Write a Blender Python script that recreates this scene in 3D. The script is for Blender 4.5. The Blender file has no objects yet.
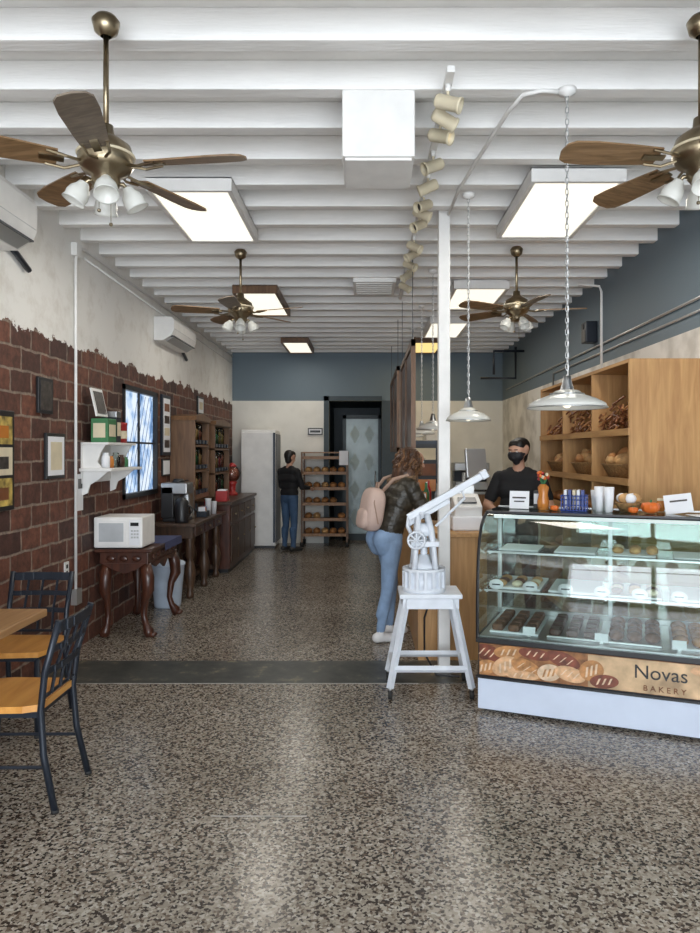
import bpy, bmesh, math, random
from mathutils import Vector, Matrix, Euler
import numpy as np
random.seed(3)
S=bpy.context.scene
V=Vector
# ---------------------------------------------------------------- materials
def nt(m):
    m.use_nodes=True
    t=m.node_tree; b=[n for n in t.nodes if n.type=='BSDF_PRINCIPLED'][0]
    return t,b
def rgba(c): return (c[0],c[1],c[2],1)
def mat(name,col,rough=.5,metal=0,noise=0.12,nscale=8,bump=0,bscale=60,emit=0,ecol=None,coat=0,stretch=(1,1,1)):
    m=bpy.data.materials.new(name); t,b=nt(m); N=t.nodes; L=t.links
    b.inputs['Roughness'].default_value=rough; b.inputs['Metallic'].default_value=metal
    if coat: b.inputs['Coat Weight'].default_value=coat; b.inputs['Coat Roughness'].default_value=.1
    tc=N.new('ShaderNodeTexCoord'); mp=N.new('ShaderNodeMapping'); mp.inputs['Scale'].default_value=stretch
    L.new(tc.outputs['Object'],mp.inputs['Vector'])
    n=N.new('ShaderNodeTexNoise'); n.inputs['Scale'].default_value=nscale; n.inputs['Detail'].default_value=4
    L.new(mp.outputs[0],n.inputs['Vector'])
    r=N.new('ShaderNodeValToRGB'); r.color_ramp.elements[0].position=.3; r.color_ramp.elements[1].position=.7
    r.color_ramp.elements[0].color=rgba([max(0,c*(1-noise)) for c in col]); r.color_ramp.elements[1].color=rgba([min(1,c*(1+noise*.6)) for c in col])
    L.new(n.outputs[0],r.inputs[0]); L.new(r.outputs[0],b.inputs['Base Color'])
    if bump:
        n2=N.new('ShaderNodeTexNoise'); n2.inputs['Scale'].default_value=bscale; L.new(mp.outputs[0],n2.inputs['Vector'])
        bp=N.new('ShaderNodeBump'); bp.inputs['Strength'].default_value=bump; bp.inputs['Distance'].default_value=.01
        L.new(n2.outputs[0],bp.inputs['Height']); L.new(bp.outputs[0],b.inputs['Normal'])
    if emit:
        b.inputs['Emission Color'].default_value=rgba(ecol or col); b.inputs['Emission Strength'].default_value=emit
    return m
def woodmat(name,c1,c2,rough=.45,axis='Z',scale=1.0,coat=0):
    m=bpy.data.materials.new(name); t,b=nt(m); N=t.nodes; L=t.links
    tc=N.new('ShaderNodeTexCoord'); mp=N.new('ShaderNodeMapping')
    s={'X':(1.2,12,12),'Y':(12,1.2,12),'Z':(12,12,1.2)}[axis]; mp.inputs['Scale'].default_value=[q*scale for q in s]
    L.new(tc.outputs['Object'],mp.inputs['Vector'])
    n=N.new('ShaderNodeTexNoise'); n.inputs['Scale'].default_value=2.2; n.inputs['Detail'].default_value=8; n.inputs['Distortion'].default_value=.8
    L.new(mp.outputs[0],n.inputs['Vector'])
    r=N.new('ShaderNodeValToRGB'); r.color_ramp.elements[0].position=.32; r.color_ramp.elements[1].position=.68
    r.color_ramp.elements[0].color=rgba(c1); r.color_ramp.elements[1].color=rgba(c2)
    L.new(n.outputs[0],r.inputs[0]); L.new(r.outputs[0],b.inputs['Base Color']); b.inputs['Roughness'].default_value=rough
    bp=N.new('ShaderNodeBump'); bp.inputs['Strength'].default_value=.15; bp.inputs['Distance'].default_value=.004
    L.new(n.outputs[0],bp.inputs['Height']); L.new(bp.outputs[0],b.inputs['Normal'])
    if coat: b.inputs['Coat Weight'].default_value=coat
    return m
def glassmat(name,tint=(.9,.97,.95),refl=.0):
    m=bpy.data.materials.new(name); m.use_nodes=True; t=m.node_tree; N=t.nodes; L=t.links; N.clear()
    o=N.new('ShaderNodeOutputMaterial'); mx=N.new('ShaderNodeMixShader'); tr=N.new('ShaderNodeBsdfTransparent'); g=N.new('ShaderNodeBsdfGlossy')
    tr.inputs[0].default_value=rgba(tint); g.inputs['Roughness'].default_value=.02
    f=N.new('ShaderNodeFresnel'); f.inputs[0].default_value=1.5
    a=N.new('ShaderNodeMath'); a.operation='ADD'; a.inputs[1].default_value=refl; L.new(f.outputs[0],a.inputs[0]); a.use_clamp=True
    L.new(a.outputs[0],mx.inputs[0]); L.new(tr.outputs[0],mx.inputs[1]); L.new(g.outputs[0],mx.inputs[2]); L.new(mx.outputs[0],o.inputs[0])
    return m
def frostmat(name,c,tr=.35):
    m=bpy.data.materials.new(name); m.use_nodes=True; t=m.node_tree; N=t.nodes; L=t.links; N.clear()
    o=N.new('ShaderNodeOutputMaterial'); mx=N.new('ShaderNodeMixShader'); a=N.new('ShaderNodeBsdfTranslucent'); b=N.new('ShaderNodeBsdfPrincipled')
    a.inputs[0].default_value=rgba(c); b.inputs['Base Color'].default_value=rgba(c); b.inputs['Roughness'].default_value=.15
    mx.inputs[0].default_value=tr; L.new(b.outputs[0],mx.inputs[1]); L.new(a.outputs[0],mx.inputs[2]); L.new(mx.outputs[0],o.inputs[0])
    return m

M={}
M['white']=mat('white_paint',(.84,.83,.81),.5,noise=.06)
M['joist']=mat('joist_paint',(.90,.89,.87),.55,noise=.10,nscale=3,bump=.25,bscale=30,stretch=(.4,3,3))
M['deck']=mat('deck_paint',(.90,.89,.87),.7,noise=.06,nscale=4)
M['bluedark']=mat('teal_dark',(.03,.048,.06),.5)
M['black']=mat('black_paint',(.012,.012,.014),.4)
M['darkmetal']=mat('dark_blue_metal',(.022,.028,.04),.35,metal=.3)
M['steel']=mat('steel',(.50,.51,.52),.3,metal=1,noise=.06)
M['alu']=mat('aluminium',(.55,.56,.56),.35,metal=.8,noise=.04)
M['brass']=mat('antique_brass',(.33,.27,.18),.3,metal=1,noise=.3)
M['ply']=woodmat('plywood',(.42,.22,.085),(.57,.33,.135),.5,'Z')
M['plyx']=woodmat('plywood_y',(.42,.22,.085),(.55,.32,.13),.5,'Y')
M['tablewood']=woodmat('table_wood',(.36,.19,.08),(.50,.29,.13),.4,'Y',coat=.2)
M['seat']=woodmat('seat_wood',(.58,.25,.05),(.74,.36,.09),.3,'Y',.7,coat=.5)
M['darkwood']=woodmat('dark_carved_wood',(.035,.012,.008),(.10,.032,.017),.35,'Z',coat=.3)
M['darkwood2']=woodmat('walnut',(.04,.022,.014),(.10,.055,.032),.4,'Z')
M['oak']=woodmat('oak',(.20,.10,.04),(.33,.17,.075),.45,'Z')
M['oakd']=woodmat('dark_oak',(.11,.055,.025),(.20,.10,.045),.45,'Z')
M['blade']=woodmat('fan_blade_wood',(.14,.08,.035),(.28,.17,.085),.45,'X',2.0)
M['bladeback']=woodmat('fan_blade_wood_grey',(.13,.10,.075),(.22,.175,.13),.45,'X',2.0)
M['glass']=glassmat('clear_glass')
M['caseglass']=glassmat('case_glass',(.82,.93,.90),.05)
M['shade']=frostmat('milk_glass',(.88,.88,.84),tr=.4)
M['panel']=mat('light_diffuser',(.95,.92,.8),.4,noise=0,emit=.95,ecol=(1,.95,.80))
M['panelwarm']=mat('light_diffuser_warm',(.95,.8,.4),.4,noise=0,emit=.9,ecol=(1,.76,.28))
M['beige']=mat('spot_cream',(.70,.62,.45),.4)
M['bulb']=mat('bulb',(1,.9,.7),.3,noise=0,emit=1.5,ecol=(1,.85,.6))
M['paper']=mat('paper',(.82,.83,.86),.7,noise=.03)
M['cream']=mat('cream',(.72,.63,.45),.6)
M['red']=mat('red_plastic',(.42,.03,.03),.35)
M['green']=mat('green_box',(.05,.20,.08),.5)
M['bluep']=mat('blue_plastic',(.02,.05,.25),.35)
M['lattice']=mat('blue_lattice',(.12,.20,.40),.5)
M['orange']=mat('pumpkin_orange',(.70,.15,.02),.45)
M['amber']=mat('amber',(.55,.20,.04),.25)
M['bread']=mat('bread_crust',(.42,.19,.065),.7,noise=.5,nscale=12,bump=.4)
M['breadlight']=mat('bread_light',(.62,.36,.15),.7,noise=.4,nscale=14,bump=.3)
M['choc']=mat('chocolate',(.06,.025,.015),.4,noise=.4,nscale=40)
M['cocoa']=mat('brown_pastry',(.16,.07,.035),.55,noise=.5,nscale=30,bump=.3)
M['twig']=mat('pretzel_brown',(.20,.07,.025),.5,noise=.3)
M['wicker']=mat('wicker',(.32,.18,.07),.7,noise=.4,nscale=60,bump=.6)
M['bin']=mat('bin_plastic',(.55,.64,.76),.4)
M['screen']=mat('dark_screen',(.02,.025,.03),.12)
M['skin']=mat('skin',(.58,.33,.23),.5,noise=.08)
M['jeans']=mat('light_jeans',(.25,.37,.56),.75,noise=.18,nscale=10,bump=.2,bscale=200)
M['jeansd']=mat('blue_jeans',(.05,.10,.19),.8,noise=.2)
M['shoe']=mat('white_shoe',(.8,.8,.8),.5)
M['shoed']=mat('dark_shoe',(.03,.03,.03),.5)
M['tee']=mat('black_shirt',(.010,.010,.012),.8)
M['mask']=mat('black_mask',(.015,.015,.02),.7)
M['pack']=mat('backpack_canvas',(.58,.43,.37),.7,noise=.08,bump=.15)
M['packd']=mat('backpack_strap',(.36,.24,.18),.7)
M['hair']=mat('brown_hair',(.085,.038,.018),.45,noise=.6,nscale=30,stretch=(1,1,.2))
M['hairl']=mat('brown_hair_light',(.20,.10,.045),.45,noise=.5,nscale=30,stretch=(1,1,.2))
M['fur']=mat('fur_trim',(.22,.14,.08),.9,noise=.5,nscale=40,bump=1,bscale=120)
M['hairb']=mat('black_hair',(.010,.008,.007),.5)
M['eye']=mat('eye_white',(.8,.8,.78),.2,noise=0)
M['lip']=mat('lips',(.45,.14,.12),.5)
M['cloth']=mat('blue_cloth',(.05,.06,.14),.8)
M['yellowprint']=mat('yellow_print',(.50,.36,.09),.6,noise=.8,nscale=14)
M['printdark']=mat('dark_print',(.06,.05,.045),.4,noise=.8,nscale=25)
M['candy']=mat('candy',(.42,.12,.08),.4,noise=.9,nscale=60)
M['floorline']=mat('terrazzo_divider',(.36,.34,.31),.5,noise=.3)
M['rubber']=mat('rubber',(.02,.02,.02),.7)
M['jacket']=mat('puffer_jacket',(.036,.031,.022),.35,noise=.45,nscale=12,bump=.5,bscale=35,stretch=(1,1,2.2))
# window pane: self-emitted blue-white glow in place of daylight, blotches for the view outside
m=bpy.data.materials.new('emissive_window_pane'); t,b=nt(m); N=t.nodes; L=t.links
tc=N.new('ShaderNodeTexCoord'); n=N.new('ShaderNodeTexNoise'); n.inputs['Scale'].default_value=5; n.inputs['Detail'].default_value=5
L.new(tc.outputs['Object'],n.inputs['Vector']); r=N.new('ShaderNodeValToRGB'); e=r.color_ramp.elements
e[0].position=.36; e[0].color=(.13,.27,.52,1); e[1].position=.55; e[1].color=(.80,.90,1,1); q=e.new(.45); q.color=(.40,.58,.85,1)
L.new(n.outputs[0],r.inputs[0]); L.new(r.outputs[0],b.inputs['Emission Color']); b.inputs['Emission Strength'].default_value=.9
b.inputs['Base Color'].default_value=(.1,.12,.15,1); b.inputs['Roughness'].default_value=.2; M['glowpane']=m
# patched strip with worn yellowish spots
m=bpy.data.materials.new('patched_concrete'); t,b=nt(m); N=t.nodes; L=t.links
tc=N.new('ShaderNodeTexCoord'); n=N.new('ShaderNodeTexNoise'); n.inputs['Scale'].default_value=7; n.inputs['Detail'].default_value=7; n.inputs['Roughness'].default_value=.65
L.new(tc.outputs['Object'],n.inputs['Vector']); r=N.new('ShaderNodeValToRGB'); e=r.color_ramp.elements
e[0].position=.35; e[0].color=(.03,.033,.032,1); e[1].position=.58; e[1].color=(.075,.078,.07,1); q=e.new(.66); q.color=(.22,.20,.13,1)
L.new(n.outputs[0],r.inputs[0]); L.new(r.outputs[0],b.inputs['Base Color']); b.inputs['Roughness'].default_value=.36; M['floorstrip']=m
# terrazzo
m=bpy.data.materials.new('terrazzo'); t,b=nt(m); N=t.nodes; L=t.links
tc=N.new('ShaderNodeTexCoord'); nz=N.new('ShaderNodeTexNoise'); nz.inputs['Scale'].default_value=80
L.new(tc.outputs['Object'],nz.inputs['Vector'])
va=N.new('ShaderNodeVectorMath'); va.operation='MULTIPLY_ADD'; va.inputs[1].default_value=(.014,.014,.014); L.new(nz.outputs['Color'],va.inputs[0]); L.new(tc.outputs['Object'],va.inputs[2])
vo=N.new('ShaderNodeTexVoronoi'); vo.inputs['Scale'].default_value=96; L.new(va.outputs[0],vo.inputs['Vector'])
sp=N.new('ShaderNodeSeparateColor'); L.new(vo.outputs['Color'],sp.inputs[0])
r=N.new('ShaderNodeValToRGB'); r.color_ramp.interpolation='CONSTANT'; e=r.color_ramp.elements
e[0].color=(.045,.034,.028,1); e[0].position=0; e[1].position=.25; e[1].color=(.15,.115,.088,1)
for p,c in ((.37,(.30,.262,.215,1)),(.57,(.385,.345,.29,1)),(.82,(.49,.455,.40,1)),(.93,(.23,.19,.15,1))):
    q=e.new(p); q.color=c
L.new(sp.outputs[0],r.inputs[0])
n3=N.new('ShaderNodeTexNoise'); n3.inputs['Scale'].default_value=1.3; n3.inputs['Detail'].default_value=5; L.new(tc.outputs['Object'],n3.inputs['Vector'])
r3=N.new('ShaderNodeValToRGB'); r3.color_ramp.elements[0].position=.3; r3.color_ramp.elements[0].color=(.74,.72,.69,1); r3.color_ramp.elements[1].position=.7; r3.color_ramp.elements[1].color=(1,1,1,1)
L.new(n3.outputs[0],r3.inputs[0]); mx=N.new('ShaderNodeMix'); mx.data_type='RGBA'; mx.blend_type='MULTIPLY'; mx.inputs[0].default_value=1
L.new(r.outputs[0],mx.inputs[6]); L.new(r3.outputs[0],mx.inputs[7]); L.new(mx.outputs[2],b.inputs['Base Color'])
rr=N.new('ShaderNodeMapRange'); rr.inputs[3].default_value=.16; rr.inputs[4].default_value=.32; L.new(n3.outputs[0],rr.inputs[0]); L.new(rr.outputs[0],b.inputs['Roughness'])
M['terrazzo']=m
# brick + plaster
m=bpy.data.materials.new('brick_and_plaster'); t,b=nt(m); N=t.nodes; L=t.links
tc=N.new('ShaderNodeTexCoord'); sx=N.new('ShaderNodeSeparateXYZ'); L.new(tc.outputs['Object'],sx.inputs[0])
cb=N.new('ShaderNodeCombineXYZ'); L.new(sx.outputs[1],cb.inputs[0]); L.new(sx.outputs[2],cb.inputs[1])
nw=N.new('ShaderNodeTexNoise'); nw.inputs['Scale'].default_value=9; L.new(tc.outputs['Object'],nw.inputs['Vector'])
vw=N.new('ShaderNodeVectorMath'); vw.operation='MULTIPLY_ADD'; vw.inputs[1].default_value=(.03,.03,.03); L.new(nw.outputs['Color'],vw.inputs[0]); L.new(cb.outputs[0],vw.inputs[2])
bk=N.new('ShaderNodeTexBrick'); bk.inputs['Scale'].default_value=1; bk.inputs['Brick Width'].default_value=.29; bk.inputs['Row Height'].default_value=.155
bk.inputs['Mortar Size'].default_value=.010; bk.inputs['Mortar Smooth'].default_value=.3; bk.inputs['Bias'].default_value=-.05
bk.inputs['Color1'].default_value=(.21,.080,.050,1); bk.inputs['Color2'].default_value=(.055,.025,.022,1); bk.inputs['Mortar'].default_value=(.30,.235,.19,1)
L.new(vw.outputs[0],bk.inputs['Vector'])
nb=N.new('ShaderNodeTexNoise'); nb.inputs['Scale'].default_value=16; nb.inputs['Detail'].default_value=7; nb.inputs['Roughness'].default_value=.7; L.new(tc.outputs['Object'],nb.inputs['Vector'])
rb=N.new('ShaderNodeValToRGB'); rb.color_ramp.elements[0].position=.35; rb.color_ramp.elements[0].color=(.45,.42,.42,1); rb.color_ramp.elements[1].position=.7; rb.color_ramp.elements[1].color=(1.2,1.15,1.08,1)
L.new(nb.outputs[0],rb.inputs[0]); mb=N.new('ShaderNodeMix'); mb.data_type='RGBA'; mb.blend_type='MULTIPLY'; mb.inputs[0].default_value=1
L.new(bk.outputs['Color'],mb.inputs[6]); L.new(rb.outputs[0],mb.inputs[7])
ne=N.new('ShaderNodeTexNoise'); ne.inputs['Scale'].default_value=5; ne.inputs['Detail'].default_value=8; ne.inputs['Roughness'].default_value=.65; L.new(tc.outputs['Object'],ne.inputs['Vector'])
mm=N.new('ShaderNodeMath'); mm.operation='MULTIPLY_ADD'; mm.inputs[1].default_value=.34; L.new(ne.outputs[0],mm.inputs[0]); L.new(sx.outputs[2],mm.inputs[2])
gt=N.new('ShaderNodeMath'); gt.operation='GREATER_THAN'; gt.inputs[1].default_value=2.62; L.new(mm.outputs[0],gt.inputs[0])
rp=N.new('ShaderNodeValToRGB'); rp.color_ramp.elements[0].position=.30; rp.color_ramp.elements[0].color=(.74,.71,.66,1); rp.color_ramp.elements[1].position=.5; rp.color_ramp.elements[1].color=(.88,.865,.83,1); L.new(ne.outputs[0],rp.inputs[0])
mp=N.new('ShaderNodeMix'); mp.data_type='RGBA'; L.new(gt.outputs[0],mp.inputs[0]); L.new(mb.outputs[2],mp.inputs[6]); L.new(rp.outputs[0],mp.inputs[7])
L.new(mp.outputs[2],b.inputs['Base Color']); b.inputs['Roughness'].default_value=.65
om=N.new('ShaderNodeMath'); om.operation='SUBTRACT'; om.inputs[0].default_value=1; L.new(bk.outputs['Fac'],om.inputs[1])
mxh=N.new('ShaderNodeMix'); mxh.data_type='FLOAT'; L.new(gt.outputs[0],mxh.inputs[0]); L.new(om.outputs[0],mxh.inputs[2]); mxh.inputs[3].default_value=1.6
ad=N.new('ShaderNodeMath'); ad.operation='MULTIPLY_ADD'; ad.inputs[1].default_value=.4; L.new(nb.outputs[0],ad.inputs[0]); L.new(mxh.outputs[0],ad.inputs[2])
bp=N.new('ShaderNodeBump'); bp.inputs['Strength'].default_value=.6; bp.inputs['Distance'].default_value=.010
L.new(ad.outputs[0],bp.inputs['Height']); L.new(bp.outputs[0],b.inputs['Normal']); M['brick']=m
def twotone(name,zs,lo,hi):
    m=bpy.data.materials.new(name); t,b=nt(m); N=t.nodes; L=t.links
    tc=N.new('ShaderNodeTexCoord'); sx=N.new('ShaderNodeSeparateXYZ'); L.new(tc.outputs['Object'],sx.inputs[0])
    gt=N.new('ShaderNodeMath'); gt.operation='GREATER_THAN'; gt.inputs[1].default_value=zs; L.new(sx.outputs[2],gt.inputs[0])
    n=N.new('ShaderNodeTexNoise'); n.inputs['Scale'].default_value=3; n.inputs['Detail'].default_value=7; L.new(tc.outputs['Object'],n.inputs['Vector'])
    r=N.new('ShaderNodeValToRGB'); r.color_ramp.elements[0].position=.35; r.color_ramp.elements[0].color=rgba(lo); r.color_ramp.elements[1].position=.55; r.color_ramp.elements[1].color=rgba(hi); L.new(n.outputs[0],r.inputs[0])
    mp=N.new('ShaderNodeMix'); mp.data_type='RGBA'; L.new(gt.outputs[0],mp.inputs[0]); L.new(r.outputs[0],mp.inputs[6]); mp.inputs[7].default_value=(.15,.20,.24,1)
    L.new(mp.outputs[2],b.inputs['Base Color']); b.inputs['Roughness'].default_value=.6
    bp=N.new('ShaderNodeBump'); bp.inputs['Strength'].default_value=.3; bp.inputs['Distance'].default_value=.015; L.new(n.outputs[0],bp.inputs['Height']); L.new(bp.outputs[0],b.inputs['Normal'])
    return m
M['two']=twotone('plaster_blue_band',2.5,(.55,.53,.49),(.82,.80,.76))
M['twob']=twotone('cream_blue_band',2.5,(.76,.74,.68),(.82,.80,.74))

# ---------------------------------------------------------------- builder
class B:
    def __init__(s,name): s.name=name; s.v=[]; s.f=[]; s.fm=[]; s.fs=[]; s.mats=[]; s.T=None
    def mi(s,m):
        m=M[m] if isinstance(m,str) else m
        if m not in s.mats: s.mats.append(m)
        return s.mats.index(m)
    def add(s,vs,fs,m,smooth=False):
        o=len(s.v)
        for p in vs:
            p=V(p); s.v.append(s.T@p if s.T else p)
        k=s.mi(m)
        for f in fs: s.f.append([i+o for i in f]); s.fm.append(k); s.fs.append(smooth)
    def box(s,c,size,m,rot=None,bev=0.0):
        bm=bmesh.new(); bmesh.ops.create_cube(bm,size=1)
        for v in bm.verts: v.co=V((v.co.x*size[0],v.co.y*size[1],v.co.z*size[2]))
        if bev: bmesh.ops.bevel(bm,geom=bm.edges[:],offset=bev,segments=2,affect='EDGES',profile=.5)
        R=rot if rot is not None else Matrix.Identity(3)
        if isinstance(R,(tuple,list)): R=Euler(R).to_matrix()
        bm.verts.index_update()
        s.add([R@v.co+V(c) for v in bm.verts],[[v.index for v in f.verts] for f in bm.faces],m,False); bm.free()
    def bx(s,x0,x1,y0,y1,z0,z1,m,bev=0): s.box(((x0+x1)/2,(y0+y1)/2,(z0+z1)/2),(abs(x1-x0),abs(y1-y0),abs(z1-z0)),m,None,bev)
    def tube(s,pts,r,m,n=8,caps=True,flat=None):
        pts=[V(p) for p in pts]; k=len(pts); rs=r if isinstance(r,(list,tuple)) else [r]*k
        vs=[];fs=[]; up=None
        for i,p in enumerate(pts):
            d=(pts[min(i+1,k-1)]-pts[max(i-1,0)]).normalized()
            if up is None:
                up=V((0,0,1)) if abs(d.z)<.9 else V((1,0,0))
            a=d.cross(up).normalized(); up=a.cross(d).normalized()
            for j in range(n):
                t=2*math.pi*j/n; vs.append(p+a*math.cos(t)*rs[i]*(flat or 1)+up*math.sin(t)*rs[i])
        for i in range(k-1):
            for j in range(n): fs.append([i*n+j,i*n+(j+1)%n,(i+1)*n+(j+1)%n,(i+1)*n+j])
        if caps: fs.append(list(range(n))[::-1]); fs.append([(k-1)*n+j for j in range(n)])
        s.add(vs,fs,m,n>6)
    def cyl(s,p0,p1,r0,r1,m,n=20): s.tube([p0,p1],[r0,r1],m,n)
    def lathe(s,prof,c,m,n=28,R=None,wave=None):
        R=R or Matrix.Identity(3); vs=[];fs=[]; k=len(prof); c=V(c)
        for (r,z) in prof:
            for j in range(n):
                t=2*math.pi*j/n; rr=r*(1+(wave[1]*math.cos(wave[0]*t) if wave else 0)); vs.append(R@V((rr*math.cos(t),rr*math.sin(t),z))+c)
        for i in range(k-1):
            for j in range(n): fs.append([i*n+j,i*n+(j+1)%n,(i+1)*n+(j+1)%n,(i+1)*n+j])
        s.add(vs,fs,m,True)
    def ball(s,c,r,m,n=14,R=None,e=1.0):
        if not isinstance(r,(tuple,list)): r=(r,r,r)
        k=n//2+2; vs=[];fs=[]; R=R or Matrix.Identity(3)
        P=lambda x: math.copysign(abs(x)**e,x)
        for i in range(k+1):
            a=math.pi*i/k-math.pi/2
            for j in range(n):
                t=2*math.pi*j/n; vs.append(R@V((r[0]*P(math.cos(a))*P(math.cos(t)),r[1]*P(math.cos(a))*P(math.sin(t)),r[2]*P(math.sin(a))))+V(c))
        for i in range(k):
            for j in range(n): fs.append([i*n+j,i*n+(j+1)%n,(i+1)*n+(j+1)%n,(i+1)*n+j])
        s.add(vs,fs,m,True)
    def torus(s,c,R0,r,m,n=24,k=8,R=None,sc=(1,1)):
        vs=[];fs=[]; R=R or Matrix.Identity(3)
        for i in range(n):
            a=2*math.pi*i/n
            for j in range(k):
                t=2*math.pi*j/k; q=R0+r*math.cos(t); vs.append(R@V((q*math.cos(a)*sc[0],q*math.sin(a)*sc[1],r*math.sin(t)))+V(c))
        for i in range(n):
            for j in range(k): fs.append([i*k+j,((i+1)%n)*k+j,((i+1)%n)*k+(j+1)%k,i*k+(j+1)%k])
        s.add(vs,fs,m,True)
    def prism(s,poly,x0,x1,m,axis=0,smooth=False):
        def P(x,a,b): return (x,a,b) if axis==0 else ((a,x,b) if axis==1 else (a,b,x))
        n=len(poly); vs=[P(x0,*p) for p in poly]+[P(x1,*p) for p in poly]
        fs=[[i,(i+1)%n,n+(i+1)%n,n+i] for i in range(n)]+[list(range(n))[::-1],[n+i for i in range(n)]]
        s.add(vs,fs,m,smooth)
    def text(s,body,size,Mx,m,ext=.001):
        cu=bpy.data.curves.new('t','FONT'); cu.body=body; cu.size=size; cu.extrude=ext; cu.align_x='CENTER'; cu.align_y='CENTER'
        o=bpy.data.objects.new('t',cu); S.collection.objects.link(o); dg=bpy.context.evaluated_depsgraph_get(); me=bpy.data.meshes.new_from_object(o.evaluated_get(dg))
        s.add([Mx@v.co for v in me.vertices],[list(p.vertices) for p in me.polygons],m); bpy.data.objects.remove(o)
    def done(s,origin=True,parent=None):
        me=bpy.data.meshes.new(s.name); c=V((0,0,0))
        if origin and s.v:
            xs=[p.x for p in s.v]; ys=[p.y for p in s.v]; zs=[p.z for p in s.v]; c=V(((min(xs)+max(xs))/2,(min(ys)+max(ys))/2,min(zs)))
        me.from_pydata([p-c for p in s.v],[],s.f)
        for m in s.mats: me.materials.append(m)
        me.polygons.foreach_set('material_index',s.fm); me.polygons.foreach_set('use_smooth',s.fs)
        bm=bmesh.new(); bm.from_mesh(me); bmesh.ops.recalc_face_normals(bm,faces=bm.faces[:]); bm.to_mesh(me); bm.free()
        me.update(); o=bpy.data.objects.new(s.name,me); o.location=c; S.collection.objects.link(o)
        if parent: o.parent=parent
        return o

XL,XR,YB,YF,ZJ,ZD=-2.35,2.40,12.3,-2.5,3.34,3.48
XW=XL+.002
# ---------------------------------------------------------------- shell
b=B('floor'); b.bx(XL-.1,XR+.1,YF-.1,YB+2.2,-.1,0,'terrazzo'); b.done(False)
b=B('trim_1'); b.bx(XL,.72,4.84,5.36,0,.002,'floorstrip'); b.bx(XL,.36,4.83,4.84,0,.002,'floorline'); b.bx(-.68,-.26,3.07,3.08,0,.001,'floorline'); b.done(False)
b=B('ceiling'); b.bx(XL-.1,XR+.1,YF-.1,YB+.1,ZD,ZD+.1,'deck'); b.done(False)
b=B('ceiling_joists'); y=-2.2
while y<YB-.05:
    b.bx(XL,XR,y-.045,y+.045,ZJ,ZD,'joist',.006); y+=.4
b.done(False)
b=B('wall_left')
wy0,wy1,wz0,wz1=6.75,7.85,1.14,2.26
b.bx(XL-.15,XL,YF,wy0,0,ZD,'brick'); b.bx(XL-.15,XL,wy1,YB,0,ZD,'brick'); b.bx(XL-.15,XL,wy0,wy1,0,wz0,'brick'); b.bx(XL-.15,XL,wy0,wy1,wz1,ZD,'brick'); b.done(False)
b=B('window_1')
b.bx(XL-.035,XL-.03,wy0,wy1,wz0,wz1,'glowpane')
for (a0,a1,c0,c1) in ((wy0,wy0+.04,wz0,wz1),(wy1-.04,wy1,wz0,wz1),(wy0,wy1,wz0,wz0+.05),(wy0,wy1,wz1-.05,wz1)):
    b.bx(XL-.06,XL+.02,a0,a1,c0,c1,'black')
for (a0,a1,c0,c1) in ((7.285,7.315,wz0,wz1),(wy0,wy1,1.685,1.705)):
    b.bx(XL-.032,XL-.012,a0,a1,c0,c1,'black')
for i in range(9):
    yy=wy0+.05+i*.12; b.tube([(XL-.026,yy,wz0+.05),(XL-.026,min(yy+.5,wy1-.05),wz0+.05+min(.5,wy1-.05-yy)*2)],.003,'lattice',5)
b.done()
b=B('wall_right'); b.bx(XR,XR+.15,YF,YB,0,ZD,'two'); b.done(False)
dx0,dx1,dz=-.65,.28,2.50
b=B('wall_back'); b.bx(XL-.15,dx0,YB,YB+.12,0,ZD,'twob'); b.bx(dx1,XR+.15,YB,YB+.12,0,ZD,'twob'); b.bx(dx0,dx1,YB,YB+.12,dz,ZD,'twob'); b.done(False)
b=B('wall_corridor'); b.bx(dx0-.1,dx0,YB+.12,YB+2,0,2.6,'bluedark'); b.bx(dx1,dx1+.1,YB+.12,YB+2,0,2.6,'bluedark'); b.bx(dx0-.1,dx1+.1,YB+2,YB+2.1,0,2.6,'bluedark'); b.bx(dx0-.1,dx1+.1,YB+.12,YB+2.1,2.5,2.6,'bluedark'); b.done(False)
teal=mat('door_teal_glass',(.20,.29,.31),.25,noise=.25,nscale=5)
teal2=mat('door_etched',(.38,.47,.48),.5)
b=B('door_1'); Y=YB+.4
b.bx(-.37,.22,Y,Y+.04,.02,2.22,teal)
for x0,x1,z0,z1 in ((-.42,-.36,0,2.27),(.22,.275,0,2.27),(-.42,.275,2.2,2.27),(-.42,.275,0,.12)): b.bx(x0,x1,Y-.02,Y+.05,z0,z1,'bluedark')
for k in range(4):
    for sx_ in (-.2,.06):
        z=.42+k*.5; c=(sx_,Y-.004,z+.0); w=.09;h=.17
        b.add([(c[0]-w,Y-.005,z),(c[0],Y-.005,z-h),(c[0]+w,Y-.005,z),(c[0],Y-.005,z+h)],[[0,1,2,3]],teal2)
b.tube([(.17,Y-.05,.95),(.17,Y-.05,1.25)],.012,'steel')
b.done()
b=B('trim_2'); b.bx(.28,.55,YB-.06,YB,0,2.5,'bluedark'); b.done()
b=B('trim_3'); b.bx(-.74,-.65,YB-.03,YB,0,2.58,'bluedark'); b.bx(-.74,.28,YB-.03,YB,2.5,2.58,'bluedark'); b.done()
b=B('wall_front'); b.bx(XL-.15,XR+.15,YF-.1,YF,0,.15,'white'); b.bx(XL-.15,XR+.15,YF-.1,YF,3.2,ZD,'white'); b.bx(XL-.15,XL+.1,YF-.1,YF,.15,3.2,'white'); b.bx(XR-.1,XR+.15,YF-.1,YF,.15,3.2,'white'); b.done(False)
b=B('window_2')
for x in (-.9,.6): b.bx(x-.03,x+.03,YF-.07,YF-.02,.15,3.2,'alu')
b.bx(XL+.1,XR-.1,YF-.07,YF-.02,2.4,2.45,'alu'); b.done()

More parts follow.
